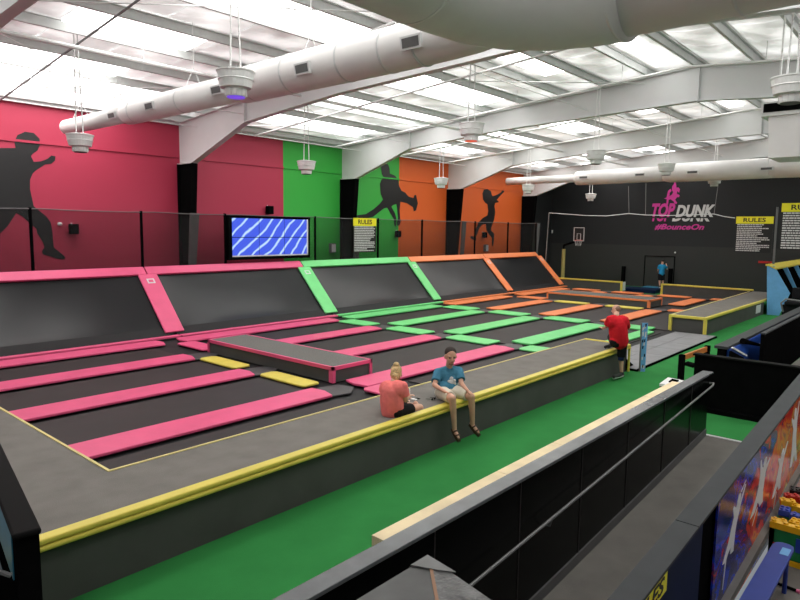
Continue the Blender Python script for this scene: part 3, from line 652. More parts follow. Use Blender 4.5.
# fans
def make_fan(lab, p, lamp=None, s=1.0):
    z = p[2]; t = root('ceiling_fan', p, lab, 'ceiling fan', 'hanging white air circulation fans')
    q = Vector(p)
    B().lathe(q, [(.17*s, 0), (.18*s, .02*s), (.19*s, .14*s), (.27*s, .15*s), (.30*s, .28*s), (.315*s, .285*s), (.30*s, .30*s), (.32*s, .40*s), (.335*s, .42*s), (.335*s, .44*s), (.24*s, .46*s), (.05, .48*s)], 28).build('housing', 'white', t, smooth=False)
    B().lathe(q, [(.155*s, -.012), (.155*s, .03)], 20).build('nozzle', lamp or 'vent', t)
    if p[0] < 7 or p[1] < 4:
        for k in range(12): a = k*math.pi/6; B().box(q.x+.183*s*math.cos(a)-.008, q.x+.183*s*math.cos(a)+.008, q.y+.183*s*math.sin(a)-.008, q.y+.183*s*math.sin(a)+.008, z+.01, z+.13*s).build('nozzle_rib', 'frame', t)
    for d in (-.09, .09): B().tube([(q.x+d*.66*s, q.y-d*.75*s, z+.44*s), (q.x+d*.3, q.y-d*.3, zr(q.y)+.1)], .016*s, 6).build('hanging_rod', 'white', t)
    return t
fans = [((236, 97), 6.0, 'violet', 'white hanging fan with a violet lamp in front of the long duct'), ((80.5, 152), 5.45, None, 'white hanging fan nearest the pink wall at left'),
 ((471, 141), 6.0, 'amber', 'white hanging fan with a red lamp below the duct elbow'), ((306.5, 174), 5.45, None, 'white hanging fan before the green wall'),
 ((441, 188), 5.45, None, 'white hanging fan before the left orange wall'), ((595.5, 164), 6.0, None, 'white hanging fan overlapping the far duct near its joint'),
 ((528, 193.5), 5.45, None, 'small white hanging fan beside the end of the far duct'), ((590.5, 201), 5.45, None, 'small white hanging fan below the far duct'),
 ((666, 175), 6.0, None, 'white hanging fan above the wall logo'), ((714, 186.5), 6.0, None, 'small white hanging fan right of the wall logo'), ((790, 103), 6.0, None, 'large white hanging fan cut by the right edge')]
for (px, py), z, lamp, lab in fans:
    p = U(px, py, 'z', z - .12 if z == 6.0 else z-.12)
    make_fan(lab, p, lamp, 1.0 if z == 6.0 else .92)

# sprinkler pipes
def pipe(pts, r, lab, drops=True, g='sprinkler pipes'):
    t = root('sprinkler_pipe', pts[0], lab, 'pipe', g)
    B().tube(pts, r, 8).build('pipe', 'white', t)
    P_ = [Vector(p) for p in pts]
    for a, b_ in zip(P_, P_[1:]):
        nn = max(1, int((b_-a).length/3.2))
        for k in range(nn):
            q = a+(b_-a)*((k+.5)/nn); top = min(zr(q.y), zr(q.y))
            B().tube([q, (q.x, q.y, top+.12)], .009, 5).build('hanger', 'white', t)
pipe([(X0+.2, 15.15, 7.55), (X1-.2, 15.15, 7.55)], .05, 'long white sprinkler main running the length of the hall')
for x, w_ in ((10.55, 'over the duct in the near bay'), (15.1, 'second branch, past the first frame'), (19.3, 'third branch, before the second frame'), (23.5, 'branch past the second frame'), (27.3, 'branch before the third frame'), (32.2, 'branch above the far duct')):
    pipe([(x, 20.8, zr(20.8)-.4), (x, RY, zr(RY)-.4), (x, -2, zr(-2)-.4)], .035, 'thin white sprinkler branch pipe following the roof slope, '+w_, g='sprinkler branches')
# bracing rods in the bays
def brace(a, b_, lab, r=.014, m='white'): B().tube([a, b_], r, 6).build('brace_rod', m, label=lab, cat='brace', group='roof brace rods')
brace((6.3, 21.2, zr(21.2)-.5), (6.37, 11.0, zr(11.0)-.1), 'dark grey rod crossing the ceiling at upper left', .028, 'rail')
for i in range(1, 5):
    nm = ['', 'second', 'third', 'fourth', 'fifth'][i]
    brace((FR[i], 21.8, 7.3), (FR[i+1], 15.6, zr(15.6)-.15), 'thin diagonal brace rod near the wall, %s roof bay' % nm)
    brace((FR[i], 15.6, zr(15.6)-.15), (FR[i+1], 21.8, 7.3), 'opposite diagonal brace rod near the wall, %s roof bay' % nm)
    brace((FR[i], 14.5, zr(14.5)-.1), (FR[i+1], 8, zr(8)-.15), 'thin diagonal brace rod near the ridge, %s roof bay' % nm)
# strip conduits running along the hall
for y, z, w_ in ((20.9, 7.15, 'nearest the wall'), (18.0, 7.3, 'between wall and main pipe'), (9.9, 7.75, 'beyond the ridge lights')):
    B().tube([(X0+.2, y, z), (X1-.2, y, z)], .013, 6).build('conduit', 'white', label='thin white conduit along the ceiling, '+w_, cat='conduit', group='ceiling conduits')

# ================================================================== RAMP CORRIDOR
RS = .066
def rz(x): return -RS*(11.9-x)
st('trim_81', B().prism([(-2, 1.5, rz(-2)), (11.9, 1.5, 0), (11.9, 3.1, 0), (-2, 3.1, rz(-2))], (0, 0, -.1)), 'deck')      # carpeted ramp
st('trim_82', B().box(11.86, 11.93, 1.9, 3.12, 0, .012), 'text')                    # white nosing
st('trim_83', B().box(-2, 11.9, Y0, 1.5, -.7, -.6), 'deck')                          # play area floor
t = root('partition_wall', (5, 3.14, 0), 'long glossy black partition with grey cap between green floor and ramp', 'partition')
B().box(-1.5, 11.88, 3.08, 3.20, -.9, 1.12).build('panel', 'blackg', t)
for x in (1.2, 2.6, 4.0, 5.4, 6.8, 8.2, 9.6, 10.9): B().box(x-.006, x+.006, 3.072, 3.081, -.8, 1.1).build('panel_joint', 'bed', t)
B().box(-1.5, 11.93, 3.03, 3.205, 1.12, 1.155).build('cap', 'cap', t, bevel=.006)
bb = B().prism([(-1.5, 3.06, rz(-1.5)), (11.85, 3.06, rz(11.85)), (11.85, 3.06, rz(11.85)+.13), (-1.5, 3.06, rz(-1.5)+.13)], (0, .03, 0))
bb.build('baseboard', 'vent', t)
hr = [(x, 2.98, .96-RS*(11.9-x)) for x in (1.5, 4, 6, 8, 10, 11.75)]
B().tube(hr+[(11.86, 3.0, .965), (11.88, 3.07, .955)], .016, 8).build('handrail', 'rail', t)
for x in (2.5, 5.9, 9.2): B().tube([(x, 2.98, .94-RS*(11.9-x)), (x, 3.0, .87-RS*(11.9-x)), (x, 3.08, .86-RS*(11.9-x))], .009, 6).build('rail_bracket', 'rail', t)
t = root('wood_plank', (7, 3.3, 1.08), 'pale raw wood rail along the green side of the black partition', 'plank')
ends = [3.5, 5.35, 6.55, 8.2, 9.4, 10.7]
for a, c in zip(ends, ends[1:]):
    B().box(a+.006, c-.006, 3.206, 3.335, 1.02, 1.15).build('board', 'wood', t)
t = root('partition_wall', (13.6, 2.5, 0), 'black partition crossing at the end of the ramp', 'partition')
B().prism([(13.5, 3.80, 0), (13.62, 3.80, 0), (13.62, .2, 0), (13.5, .2, 0)], (0, 0, 1.12)).build('panel', 'black', t)
B().prism([(13.47, 3.83, 1.12), (13.65, 3.83, 1.12), (13.65, .2, 1.12), (13.47, .2, 1.12)], (0, 0, .035)).build('cap', 'capk', t)
B().box(13.4, 13.5, .3, 3.76, 0, .09).build('baseboard', 'black', t)
t = root('partition_wall', (8, 1.68, 0), 'black partition with dark grey cap sloping with the ramp on its right side', 'partition')
def cz(x): return 1.25-.062*(11.4-x)
B().prism([(1, 1.62, -.7), (12.4, 1.62, -.7), (12.4, 1.62, cz(12.4)-.03), (1, 1.62, cz(1)-.03)], (0, .1, 0)).build('panel', 'black', t)
B().prism([(6.0, 1.555, cz(6.0)-.03), (12.4, 1.555, cz(12.4)-.03), (12.4, 1.765, cz(12.4)-.03), (6.0, 1.765, cz(6)-.03)], (0, 0, .03)).build('cap', 'capd', t)
B().prism([(1.0, 1.555, cz(1)-.03), (5.985, 1.555, cz(5.985)-.03), (5.985, 1.765, cz(5.985)-.03), (1.0, 1.765, cz(1)-.03)], (0, 0, .03)).build('cap', 'capd', t)
B().prism([(2, 1.6, -.68), (6.3, 1.6, -.68), (6.3, 1.6, cz(6.3)-.04), (2, 1.6, cz(2)-.04)], (0, .02, 0)).build('outer_panel', 'navy', t)
# mural panel
bb = B().prism([(6.72, 1.575, -.6), (12.35, 1.575, -.6), (12.35, 1.575, cz(12.35)-.05), (6.72, 1.575, cz(6.72)-.05)], (0, .02, 0))
mu = bb.build('mural_panel', 'mural', label='glossy mural panel with colourful paint splashes and white jumping figures', cat='mural', loc=(9.3, 1.58, 0))
jumpf = [(-.06,.93),(-.02,.96),(.04,.93),(.06,.85),(.03,.78),(.08,.80),(.20,1.02),(.23,1.0),(.13,.68),(.11,.45),(.13,.3),(.22,.02),(.25,-.04),(.10,-.02),(.04,.12),(-.04,.06),(-.10,-.04),(-.22,-.02),(-.14,.25),(-.13,.45),(-.11,.62),(-.24,.80),(-.22,.84),(-.08,.76),(-.07,.80),(-.09,.86)]
def fig(pb, pt, w, fl=1):
    a = U(*pb, 'y', 1.574); c = U(*pt, 'y', 1.574); h = c.z-a.z
    B().prism([(a.x+(c.x-a.x)*z+x*w*fl, 1.574, a.z+z*h) for x, z in jumpf], (0, -.004, 0)).build('jumping_figure', 'text', mu, label='white splashed figure')
fig((728, 556), (741, 490), .95); fig((757, 508), (766, 455), 1.35, -1); fig((776, 492), (784, 446), 1.2); fig((793, 462), (796, 405), 1.2)
for pa, pb in (((741, 492), (746, 480)), ((757, 508), (752, 526)), ((776, 492), (773, 510)), ((726, 556), (722, 590))):
    a = U(*pa, 'y', 1.574); c = U(*pb, 'y', 1.574)
    B().prism([(a.x-.02, 1.574, a.z), (a.x+.03, 1.574, a.z), (c.x+.012, 1.574, c.z), (c.x, 1.574, c.z)], (0, -.003, 0)).build('paint_drip', 'text', mu, label='thin white drip')
# yellow sign on the navy panel
t = root('yellow_sign', (5.1, 1.59, .55), 'yellow sign with black lettering on the navy panel below the grey cap', 'sign')
o3 = lambda x, dz_: (x, 1.594, cz(x)-.045+dz_)
B().prism([o3(4.3, -.22), o3(5.27, -.22), o3(5.27, 0), o3(4.3, 0)], (0, -.008, 0)).build('board', 'signy', t)
textmesh('RULES', 'lettering', 'textk', (4.38, 1.585, cz(4.38)-.045-.19), (1, 0, .062), (0, 0, 1), .82, .14, .003, shear=.2, bold=.02, parent=t)

# play area: brick bin, bricks, bench, pen
t = root('brick_bin', (9.5, 1.0, -.6), 'toy brick bin with yellow rim and coloured brick sides', 'bin')
x0, x1, y0, y1, z0, z1 = 9.03, 10.3, .45, 1.5, -.6, -.08
B().box(x0, x0+.06, y0, y1, z0+.06, z1-.08).box(x1-.06, x1, y0, y1, z0+.06, z1-.08).box(x0, x1, y0, y0+.06, z0+.06, z1-.08).box(x0, x1, y1-.06, y1, z0+.06, z1-.08).box(x0, x1, y0, y1, z0, z0+.08).build('side_bricks', 'brick_g', t)
bb = B().box(x0-.02, x0+.08, y0, y1, z1-.08, z1).box(x1-.06, x1, y0, y1, z1-.08, z1).box(x0, x1, y0-.02, y0+.06, z1-.08, z1)
for k in range(8):
    yk = y0+.1+k*.13; bb.tube([(x0+.03, yk, z1), (x0+.03, yk, z1+.02)], .03, 10)
bb.build('rim', 'brick_y', t)
B().box(x0-.015, x0, y0, y1, z0, z0+.07).build('base_rim', 'brick_y', t)
for (a, c, za, zb, m) in ((1.05, 1.2, .2, .38, 'brick_b'), (1.3, 1.45, .08, .25, 'brick_r'), (.9, 1.05, .08, .26, 'brick_r'), (.6, .85, .2, .4, 'brick_r'), (.7, .85, .07, .2, 'brick_b')):
    B().box(x0-.01, x0, a, c, z0+za, z0+zb).build('side_brick', m, t)
random.seed(3)
cols = ['brick_y', 'brick_r', 'brick_g', 'brick_b', 'brick_k', 'brick_r', 'brick_y', 'brick_g']
cw = dict(brick_y='yellow', brick_r='red', brick_g='green', brick_b='blue', brick_k='black')
spots = []
for k in range(30):
    i, j = k % 5, k//5
    spots.append((9.22+i*.22+random.uniform(-.03, .03), .62+j*.16+random.uniform(-.02, .02), -.16+random.uniform(-.02, .02)+.035*i+(.0)))
for k, (x, y, z) in enumerate(spots):
    m = cols[(k*3+k//5) % 8]; a = random.uniform(0, 3.1); ca, sa = math.cos(a), math.sin(a)
    l, w_, h = .09, .06, .075
    R2 = lambda u, v, ww: (x+ca*u-sa*v, y+sa*u+ca*v, z+ww)
    bb = B().prism([R2(-l, -w_, 0), R2(l, -w_, 0), R2(l, w_, 0), R2(-l, w_, 0)], (0, 0, h))
    for u in (-.045, .045):
        for v in (-.03, .03): bb.tube([R2(u, v, h), R2(u, v, h+.016)], .02, 8)
    rowl = ['right edge', 'second line from the right', 'third line from the right', 'third line from the mural', 'second line from the mural', 'line against the mural'][k//5]
    dpt = ['behind the yellow rim', 'second back from the rim', 'in the middle', 'second from the back', 'at the back'][k % 5]
    bb.build('toy_brick', m, label='%s toy brick in the bin, %s, %s' % (cw[m], rowl, dpt), cat='toy brick', group='toy bricks in the bin')
# bench
t = root('blue_bench', (6.8, 1.05, -.6), 'translucent blue plastic bench beside the mural panel', 'bench')
zt = -.12
pp = [U(x, y, 'z', zt) for x, y in ((772.5, 543), (778, 541), (791, 544.5), (794.5, 549))]
ya, yb = pp[0].y, pp[-1].y; xe = max(p.x for p in pp)
poly = [(5.2, yb, zt), (5.2, ya, zt), (xe-.12, ya, zt), (xe-.03, ya-.03, zt), (xe, ya-.09, zt), (xe, yb+.08, zt), (xe-.03, yb+.02, zt), (xe-.12, yb, zt)]
B().prism(poly, (0, 0, -.04)).build('bench_top', 'tbl', t, bevel=.01)
B().box(xe-.35, xe-.15, (ya+yb)/2-.09, (ya+yb)/2+.0, zt+.0005, zt+.003).build('raised_lettering_patch', 'lblue', t)
for x in (5.6, xe-.3):
    for y in (yb+.04, ya-.04): B().tube([(x, y, zt-.04), (x, y, -.6)], .025, 8).build('leg', 'tbl', t)
a = U(777, 583, 'z', -.58); c = U(800, 592, 'z', -.58); d = a+(c-a)*.85
t = root('marker_pen', a, 'black stick with a pink end lying on the floor beside the blue bench', 'pen')
B().tube([a, d], .018, 8).build('barrel', 'black', t); B().tube([d, c], .022, 8).build('pink_end', 'pinkp', t, label='pink end')

# ================================================================== RIGHT BACKGROUND
t = root('partition_wall', (20, 3.7, 0), 'grey-capped partition with bright blue face behind the black cross partition', 'partition')
B().box(14.9, 27, 3.58, 3.74, 0, 1.08).build('panel', 'black', t)
B().box(14.88, 27, 3.53, 3.80, 1.08, 1.14).build('cap', 'capd', t)
B().box(15.0, 27, 3.50, 3.57, 0, 1.07).build('blue_face', 'blue', t)
B().prism([(14.95, 3.49, 1.12), (15.1, 3.49, 1.12), (16.45, 3.49, .74), (16.3, 3.49, .74)], (0, -.03, 0)).build('white_trim', 'white', t)
B().prism([(14.9, 3.48, 1.05), (14.95, 3.48, 1.06), (16.2, 3.48, .72), (16.2, 3.48, 0), (14.9, 3.48, 0)], (0, .02, 0)).build('end_panel', 'black', t)
t = root('partition_wall', (22, 3.3, 0), 'plain black partition in front of the bright blue face at the right edge', 'partition')
ba = U(761, 333, 'z', 1.30)
B().box(ba.x, 26, ba.y-.08, ba.y, 0, 1.27).build('panel', 'black', t)
B().box(ba.x-.01, 26, ba.y-.09, ba.y+.01, 1.27, 1.30).build('cap', 'capd', t)
t = root('lever', (16.6, 3.4, .95), 'black lever arm with chrome end fixed to the blue face', 'lever')
p0 = U(743, 341, 'y', 3.46); p1 = U(759.5, 345, 'y', 3.38)
B().tube([p0, p0+(p1-p0)*.35, p1], [.07, .05, .035], 10).build('arm', 'black', t)
B().tube([p1, p1+(p1-p0)*.1], .045, 10).build('chrome_tip', 'steel', t, label='chrome tip')
# orange barrier
t = root('floor_barrier', (17, 5.0, 0), 'low barrier of two black posts with an orange beam on the green floor', 'barrier')
q0 = U(680.5, 381, 'z', 0); zt0 = .68
def h_at(px, py, base): # height of a pixel above a floor point
    return U(px, py, 'x', base.x).z
qt = h_at(681, 354.5, q0); 
B().box(q0.x-.07, q0.x+.07, q0.y-.06, q0.y+.06, 0, qt).build('post', 'black', t)
q1 = U(706, 369, 'z', 0); qt1 = h_at(706, 345.5, q1)
B().box(q1.x-.07, q1.x+.07, q1.y-.06, q1.y+.06, 0, qt1).build('post', 'black', t)
d_ = (Vector(q1)-Vector(q0)); 
B().prism([(q0.x, q0.y-.02, qt-.15), (q1.x, q1.y-.02, qt1-.15), (q1.x, q1.y-.02, qt1-.02), (q0.x, q0.y-.02, qt-.02)], (0, .05, 0)).build('beam', 'orp', t, label='orange beam')
# white box with black inset
t = root('white_case', (12.4, 4.0, 0), 'white topped black case standing by the end of the wood rail', 'case')
hz = .75
c4 = [U(x, y, 'z', hz) for x, y in ((659.5, 383.5), (668, 377.3), (684, 380.5), (676, 386.5))]
B().prism([tuple(p) for p in c4], (0, 0, -.05)).build('lid', 'white', t)
cc = sum((Vector(p) for p in c4), Vector())/4
B().prism([tuple(cc+(Vector(p)-cc)*.94-Vector((0, 0, .05))) for p in c4], (0, 0, -(hz-.05))).build('body', 'black', t)
B().prism([tuple(cc+(Vector(p)-cc)*.42+(Vector(c4[2])-cc)*.15+Vector((0, 0, .003))) for p in c4], (0, 0, .02)).build('inset', 'black', t)
# small wall shelf on partition end
p = U(692, 363, 'y', 3.95); B().prism([(13.5, 3.82, .9), (13.5, 4.0, .93), (13.75, 4.0, .93), (13.75, 3.82, .9)], (0, 0, -.05)).build('small_shelf', 'black', label='small black shelf on the end of the cross partition', cat='shelf')
# feather sign
t = root('flag_sign', (16.35, 5.9, 0), 'narrow upright blue and white printed sign at the end of the deck', 'sign')
a = U(641.5, 371.5, 'z', 0)
zt = U(644, 323, 'x', a.x).z
W2 = Vector((.66, -.75, 0)).normalized()
poly = [Vector((a.x, a.y, 0))-W2*.03, Vector((a.x, a.y, 0))+W2*.09, Vector((a.x, a.y, zt))+W2*.10, Vector((a.x, a.y, zt))-W2*.05]
B().prism([tuple(v) for v in poly], (.02, .025, 0)).build('panel', 'lblue', t)
rnd = random.Random(5)
for k in range(16):
    v = .05+rnd.random()*.88; u = rnd.random()*.6; p = poly[0].lerp(poly[3], v).lerp(poly[1].lerp(poly[2], v), u)
    B().prism([p+Vector((-.004, -.004, 0)), p+W2*.03+Vector((-.004, -.004, .02)), p+W2*.035+Vector((-.004, -.004, .10)), p+Vector((-.004, -.004, .08))], (-.002, -.002, 0)).build('printed_patch', 'text' if k % 3 else 'navy', t)
B().prism([tuple(poly[0]-W2*.025), tuple(poly[0]), tuple(poly[3]), tuple(poly[3]-W2*.025)], (.03, .03, 0)).build('pole', 'grey', t)

# blue buttressed wall at the far right
XB = 31.9
t = root('obstacle_wall', (36, 5.6, 0), 'light blue buttressed wall with black panels and yellow top rail at right', 'wall')
zt = 2.13
e0 = U(767, 265.5, 'x', XB); e1 = U(774, 266, 'x', XB); e2 = U(790, 293.5, 'x', XB); e3 = U(779, 314, 'x', XB); e4 = U(767, 312, 'x', XB)
B().prism([(XB, e0.y, e0.z), (XB, e1.y, e0.z), (XB, e2.y, e2.z), (XB, e3.y-.0, 0), (XB, e4.y, 0)], (.06, 0, 0)).build('buttress', 'lblue', t)
yw = e1.y+.05
B().box(XB+.06, 41.9, yw, yw+.1, 0, e0.z-.05).build('panel', 'black', t)
for x in (34.0, 36.6, 39.2, 41.7):
    B().prism([(x, yw, 2.05), (x, e2.y, .64), (x, e2.y-.12, .64), (x, yw-.2, 2.05)], (.09, 0, 0)).build('strut', 'lblue', t)
B().prism([(XB-.05, yw-.16, e0.z-.16), (41.9, yw-.16, e0.z-.16), (41.9, yw+.2, e0.z), (XB-.05, yw+.2, e0.z)], (0, 0, .07)).build('top_rail', 'yellow', t)
B().box(XB-.04, XB+.1, yw+.1, e0.y+.05, e0.z-.02, e0.z+.06).build('rail_end', 'yellow', t)
a = U(777.5, 207, 'x', XB-.15); c = U(772.5, 264, 'x', XB-.15)
B().tube([a, U(773.5, 264, 'x', XB-.15)], .045, 8).build('sign_pole', 'grey', label='tall grey pole between the two right rules boards', cat='pole')
p = U(765, 262, 'x', 41.9); B().box(41.9, 41.96, p.y-.35, p.y+.35, p.z-.07, p.z+.05).build('wall_strip', 'redp', label='short red strip on the black back wall left of the grey pole', cat='sign')
# black seat machine
t = root('wheeled_chair', (29.5, 4.6, 0), 'black padded wheeled chair beyond the blue partition', 'chair')
cx = 27.5
P_ = lambda px, py: U(px, py, 'x', cx)
a = P_(791, 288); c = P_(803, 300)
B().box(cx+.3, cx+.45, c.y, a.y, c.z, a.z).build('backrest', 'kshort', t, bevel=.04)
a = P_(785, 301); c = P_(803, 306)
B().box(cx-.15, cx+.4, c.y, a.y, c.z, a.z).build('seat', 'kshort', t, bevel=.04)
a = P_(784, 298.5)
B().tube([P_(783, 312), P_(781, 303), P_(786, 299), P_(800, 301)], .035, 8).build('arm_rail', 'rail', t)
w0 = P_(782, 309); zf = w0.z
B().tube([(cx-.03, w0.y, .22), (cx+.03, w0.y, .22)], .22, 20).build('wheel', 'black', t)
B().box(cx, cx+.3, P_(800, 309).y, w0.y, .3, P_(800, 306).z).build('base', 'kshort', t)

# ================================================================== NEAR CAMERA
t = root('railing_wall', (.9, 1, 1.5), 'near half-wall corner with dark marble and crinkled grey laminate cap', 'half wall')
ZR = 2.6
B().prism([(-.6, 1.14, ZR), (1.45, 1.14, ZR), (1.25, .94, ZR), (-.6, .94, ZR)], (0, 0, -.035)).build('marble_cap', 'stone', t)
B().prism([(1.45, 1.14, ZR), (1.25, .94, ZR), (1.17, .0, ZR), (1.17, -.8, ZR), (1.37, -.8, ZR), (1.385, .86, ZR)], (0, 0, -.035)).build('crinkled_cap', 'stone2', t)
B().prism([(1.37, 1.142, ZR+.001), (1.45, 1.142, ZR+.001), (1.43, 1.02, ZR+.001), (1.405, 1.06, ZR+.001)], (0, 0, .004)).build('corner_patch', 'stone3', t)
B().prism([(1.405, 1.10, ZR), (1.412, 1.093, ZR), (1.252, .938, ZR), (1.245, .945, ZR)], (0, 0, .003)).build('seam', 'copper', t)
B().box(-.6, 1.40, 1.0, 1.1, .9, ZR-.035).prism([(1.28, 1.1, .9), (1.40, 1.1, .9), (1.34, -.8, .9), (1.22, -.8, .9)], (0, 0, ZR-.935)).build('wall_panel', 'black', t)
t = root('railing_wall', (1.2, 4.5, 0), 'black capped half-wall with teal panel and grey rail at lower left', 'half wall')
Z2 = 2.0
v0, v1 = Vector((1.16, 3.52, Z2)), Vector((1.47, 5.23, Z2)); dd = (v1-v0).normalized(); v1 = v0+dd*2.5
nn = Vector((-dd.y, dd.x, 0)); w0_ = .135
B().prism([v0-dd*0, v0+nn*w0_, v1+nn*w0_, v1], (0, 0, -.035)).build('cap', 'capk', t, bevel=.012)
a_ = v0+dd*.02-Vector((0, 0, .035)); 
B().prism([a_+nn*.01, a_+nn*(w0_-.015), v1+nn*(w0_-.015)-Vector((0, 0, .035)), v1+nn*.01-Vector((0, 0, .035))], (0, 0, -1.9)).build('panel', 'black', t)
B().prism([a_+dd*.12+nn*(w0_-.014), a_+dd*2.4+nn*(w0_-.014), a_+dd*2.4+nn*(w0_-.014)+Vector((0, 0, -.28)), a_+dd*.12+nn*(w0_-.014)+Vector((0, 0, -.28))], nn*.006).build('teal_panel', 'teal', t)
B().tube([a_+dd*2.2+nn*(w0_+.05)+Vector((0, 0, -.02)), a_+dd*.14+nn*(w0_+.05)+Vector((0, 0, -.22)), a_+dd*.12+nn*(w0_)+Vector((0, 0, -.25))], .014, 8).build('rail', 'rail', t)
B().tube([a_+dd*.1+nn*(w0_-.01)+Vector((0, 0, -.40)), a_+dd*.0+nn*(w0_+.02)+Vector((0, 0, -.43)), a_-dd*.03+nn*(w0_-.05)+Vector((0, 0, -.43)), a_-dd*.03+nn*.02+Vector((0, 0, -.38))], .01, 8).build('bent_handle', 'steel', t)

# ================================================================== PEOPLE
def remesh(bb, name, m, parent, vox=.012, sm=6, label=None):
    me = bpy.data.meshes.new('t'); bmesh.ops.recalc_face_normals(bb.b, faces=bb.b.faces); bb.b.to_mesh(me); bb.b.free()
    o = bpy.data.objects.new('t', me); COL.objects.link(o)
    r = o.modifiers.new('r', 'REMESH'); r.mode = 'VOXEL'; r.voxel_size = vox; r.use_smooth_shade = True
    s = o.modifiers.new('s', 'SMOOTH'); s.factor = .5; s.iterations = sm
    bpy.context.view_layer.update(); dg = bpy.context.evaluated_depsgraph_get()
    nm = bpy.data.meshes.new_from_object(o.evaluated_get(dg)); bpy.data.objects.remove(o)
    base = WL[parent.name]
    for v in nm.vertices: v.co -= base
    nm.materials.clear(); nm.materials.append(M[m]); nm.name = name
    p = bpy.data.objects.new(name, nm); COL.objects.link(p); p.parent = parent; WL[p.name] = base
    if label: p['label'] = label
    return p
def limb(bb, pts, rs, seg=14):
    for (a, b_), (ra, rb) in zip(zip(pts, pts[1:]), zip(rs, rs[1:])): bb.tube([a, b_], [ra, rb], seg)
    for p, r in zip(pts, rs): bb.ell(p, r, 12)
def person(label, J, face, up, skin, shirt, shorts, hair, shoes, vox=.011, sleeves=True, sz=1.0, hs=1.0, bulk=1.0, bald=False, bun=False, stance=None, sandals=False, short_len=.9, beard=False, group=None):
    """J: dict of world points: pelvis, chest, neck, head, shL shR elL elR haL haR hipL hipR knL knR anL anR toL toR"""
    J = {k: Vector(v) for k, v in J.items()}
    face = Vector(face).normalized(); up = Vector(up).normalized(); side = face.cross(up).normalized(); up = side.cross(face)
    R3 = Matrix((side, face, up)).transposed()           # local x = side(right), y = forward, z = up
    base = J['pelvis'].copy(); base.z = min(J['anL'].z, J['anR'].z)-.06
    t = root('person', base, label, 'person', group)
    h = J['head']
    hp = lambda x, y, z: h + R3 @ Vector((x*sz, y*sz, z*sz))*hs
    hsz = sz*hs
    fwd = lambda: None
    tside = (J['shR']-J['shL']).normalized()
    bb = B()
    # trunk
    limb(bb, [J['pelvis'], J['pelvis'].lerp(J['chest'], .5), J['chest'], J['neck']], [.125*sz, .125*sz, .135*sz, .06*sz])
    limb(bb, [J['shL'], J['shR']], [.06*sz, .06*sz]); limb(bb, [J['hipL'], J['hipR']], [.095*sz, .095*sz])
    limb(bb, [J['neck'], h+R3 @ Vector((0, -.01, -.06))*sz], [.064*sz, .060*sz])
    # head
    bb.ell(hp(0, -.012, .03), (.076*hsz, .094*hsz, .090*hsz), 20, R3); bb.ell(hp(0, .02, -.045), (.058*hsz, .066*hsz, .068*hsz), 16, R3)
    bb.ell(hp(0, .065, -.088), (.025*hsz, .02*hsz, .018*hsz), 10, R3)                       # chin
    bb.tube([hp(0, .085, .012), hp(0, .108, -.03)], [.009*hsz, .017*hsz], 8); bb.ell(hp(0, .104, -.032), .016*hsz, 8)   # nose
    for s_ in (-1, 1):
        bb.ell(hp(s_*.077, -.005, -.012), (.012*hsz, .022*hsz, .034*hsz), 10, R3)               # ears
        bb.ell(hp(s_*.03, .075, .022), (.026*hsz, .014*hsz, .010*hsz), 8, R3)                    # brow
        bb.ell(hp(s_*.036, .06, -.035), (.02*hsz, .018*hsz, .02*hsz), 8, R3)                     # cheek
    bb.ell(hp(0, .078, -.062), (.024*hsz, .012*hsz, .010*hsz), 8, R3)
    for sd in 'LR':
        limb(bb, [J['sh'+sd], J['el'+sd], J['ha'+sd]], [.055*sz, .042*sz, .028*sz])
        limb(bb, [J['hip'+sd], J['kn'+sd], J['an'+sd]], [.095*sz, .062*sz, .04*sz])
        kn, an = J['kn'+sd], J['an'+sd]
        calf = kn.lerp(an, .33); back = -(J['to'+sd]-an).normalized(); bb.ell(calf+back*.018*sz, (.055*sz, .055*sz, .10*sz), 12)
        # foot
        to = J['to'+sd]; dn = Vector((0, 0, -.03*sz))
        limb(bb, [an+back*.03+dn, an.lerp(to, .5)+dn*.6, to], [.036*sz, .036*sz, .024*sz])
        # hand: palm, four fingers and thumb
        el, ha = J['el'+sd], J['ha'+sd]; d = (ha-el).normalized(); hd = J.get('hd'+sd, d); hd = Vector(hd).normalized()
        ref = Vector((0, 0, 1)); ac = hd.cross(ref); ac = ac.normalized() if ac.length > .1 else tside.copy(); nrm_ = ac.cross(hd).normalized()
        pc = ha+hd*.045*sz; bb.ell(pc, (.042*sz, .042*sz, .018*sz), 12, Matrix((ac, hd, nrm_)).transposed())
        dn_ = -nrm_ if nrm_.z > 0 else nrm_
        for k, (o_, ln) in enumerate(((-.030, .062), (-.010, .075), (.010, .070), (.029, .055))):
            a0 = ha+hd*.07*sz+ac*o_*sz; a1 = a0+(hd+dn_*.25)*ln*.55*sz; a2 = a1+(hd*.6+dn_*.7)*ln*.5*sz
            bb.tube([a0, a1, a2], [.0105*sz, .0098*sz, .0085*sz], 8); bb.ell(a2, .0085*sz, 6)
        ts = -1 if sd == 'R' else 1
        a0 = ha+hd*.02*sz+ac*ts*.03*sz; a1 = a0+(hd*.7+ac*ts*.8)*.035*sz; bb.tube([a0, a1, a1+(hd+dn_*.3)*.03*sz], [.014*sz, .012*sz, .009*sz], 8)
    body = remesh(bb, 'body', skin, t, vox)
    # eyes, mouth
    for s_ in (-1, 1): B().ell(hp(s_*.03, .083, .004), .011*hsz, 8).build('eye', 'eye', body, smooth=True)
    B().ell(hp(0, .088, -.062), (.024*hsz, .006*hsz, .007*hsz), 8, R3).build('mouth', 'mouth', body, smooth=True)
    if beard: 
        B().ell(hp(0, .066, -.088), (.034*hsz, .024*hsz, .020*hsz), 10, R3).build('beard', 'beard', body, smooth=True)
    # hair
    bb = B()
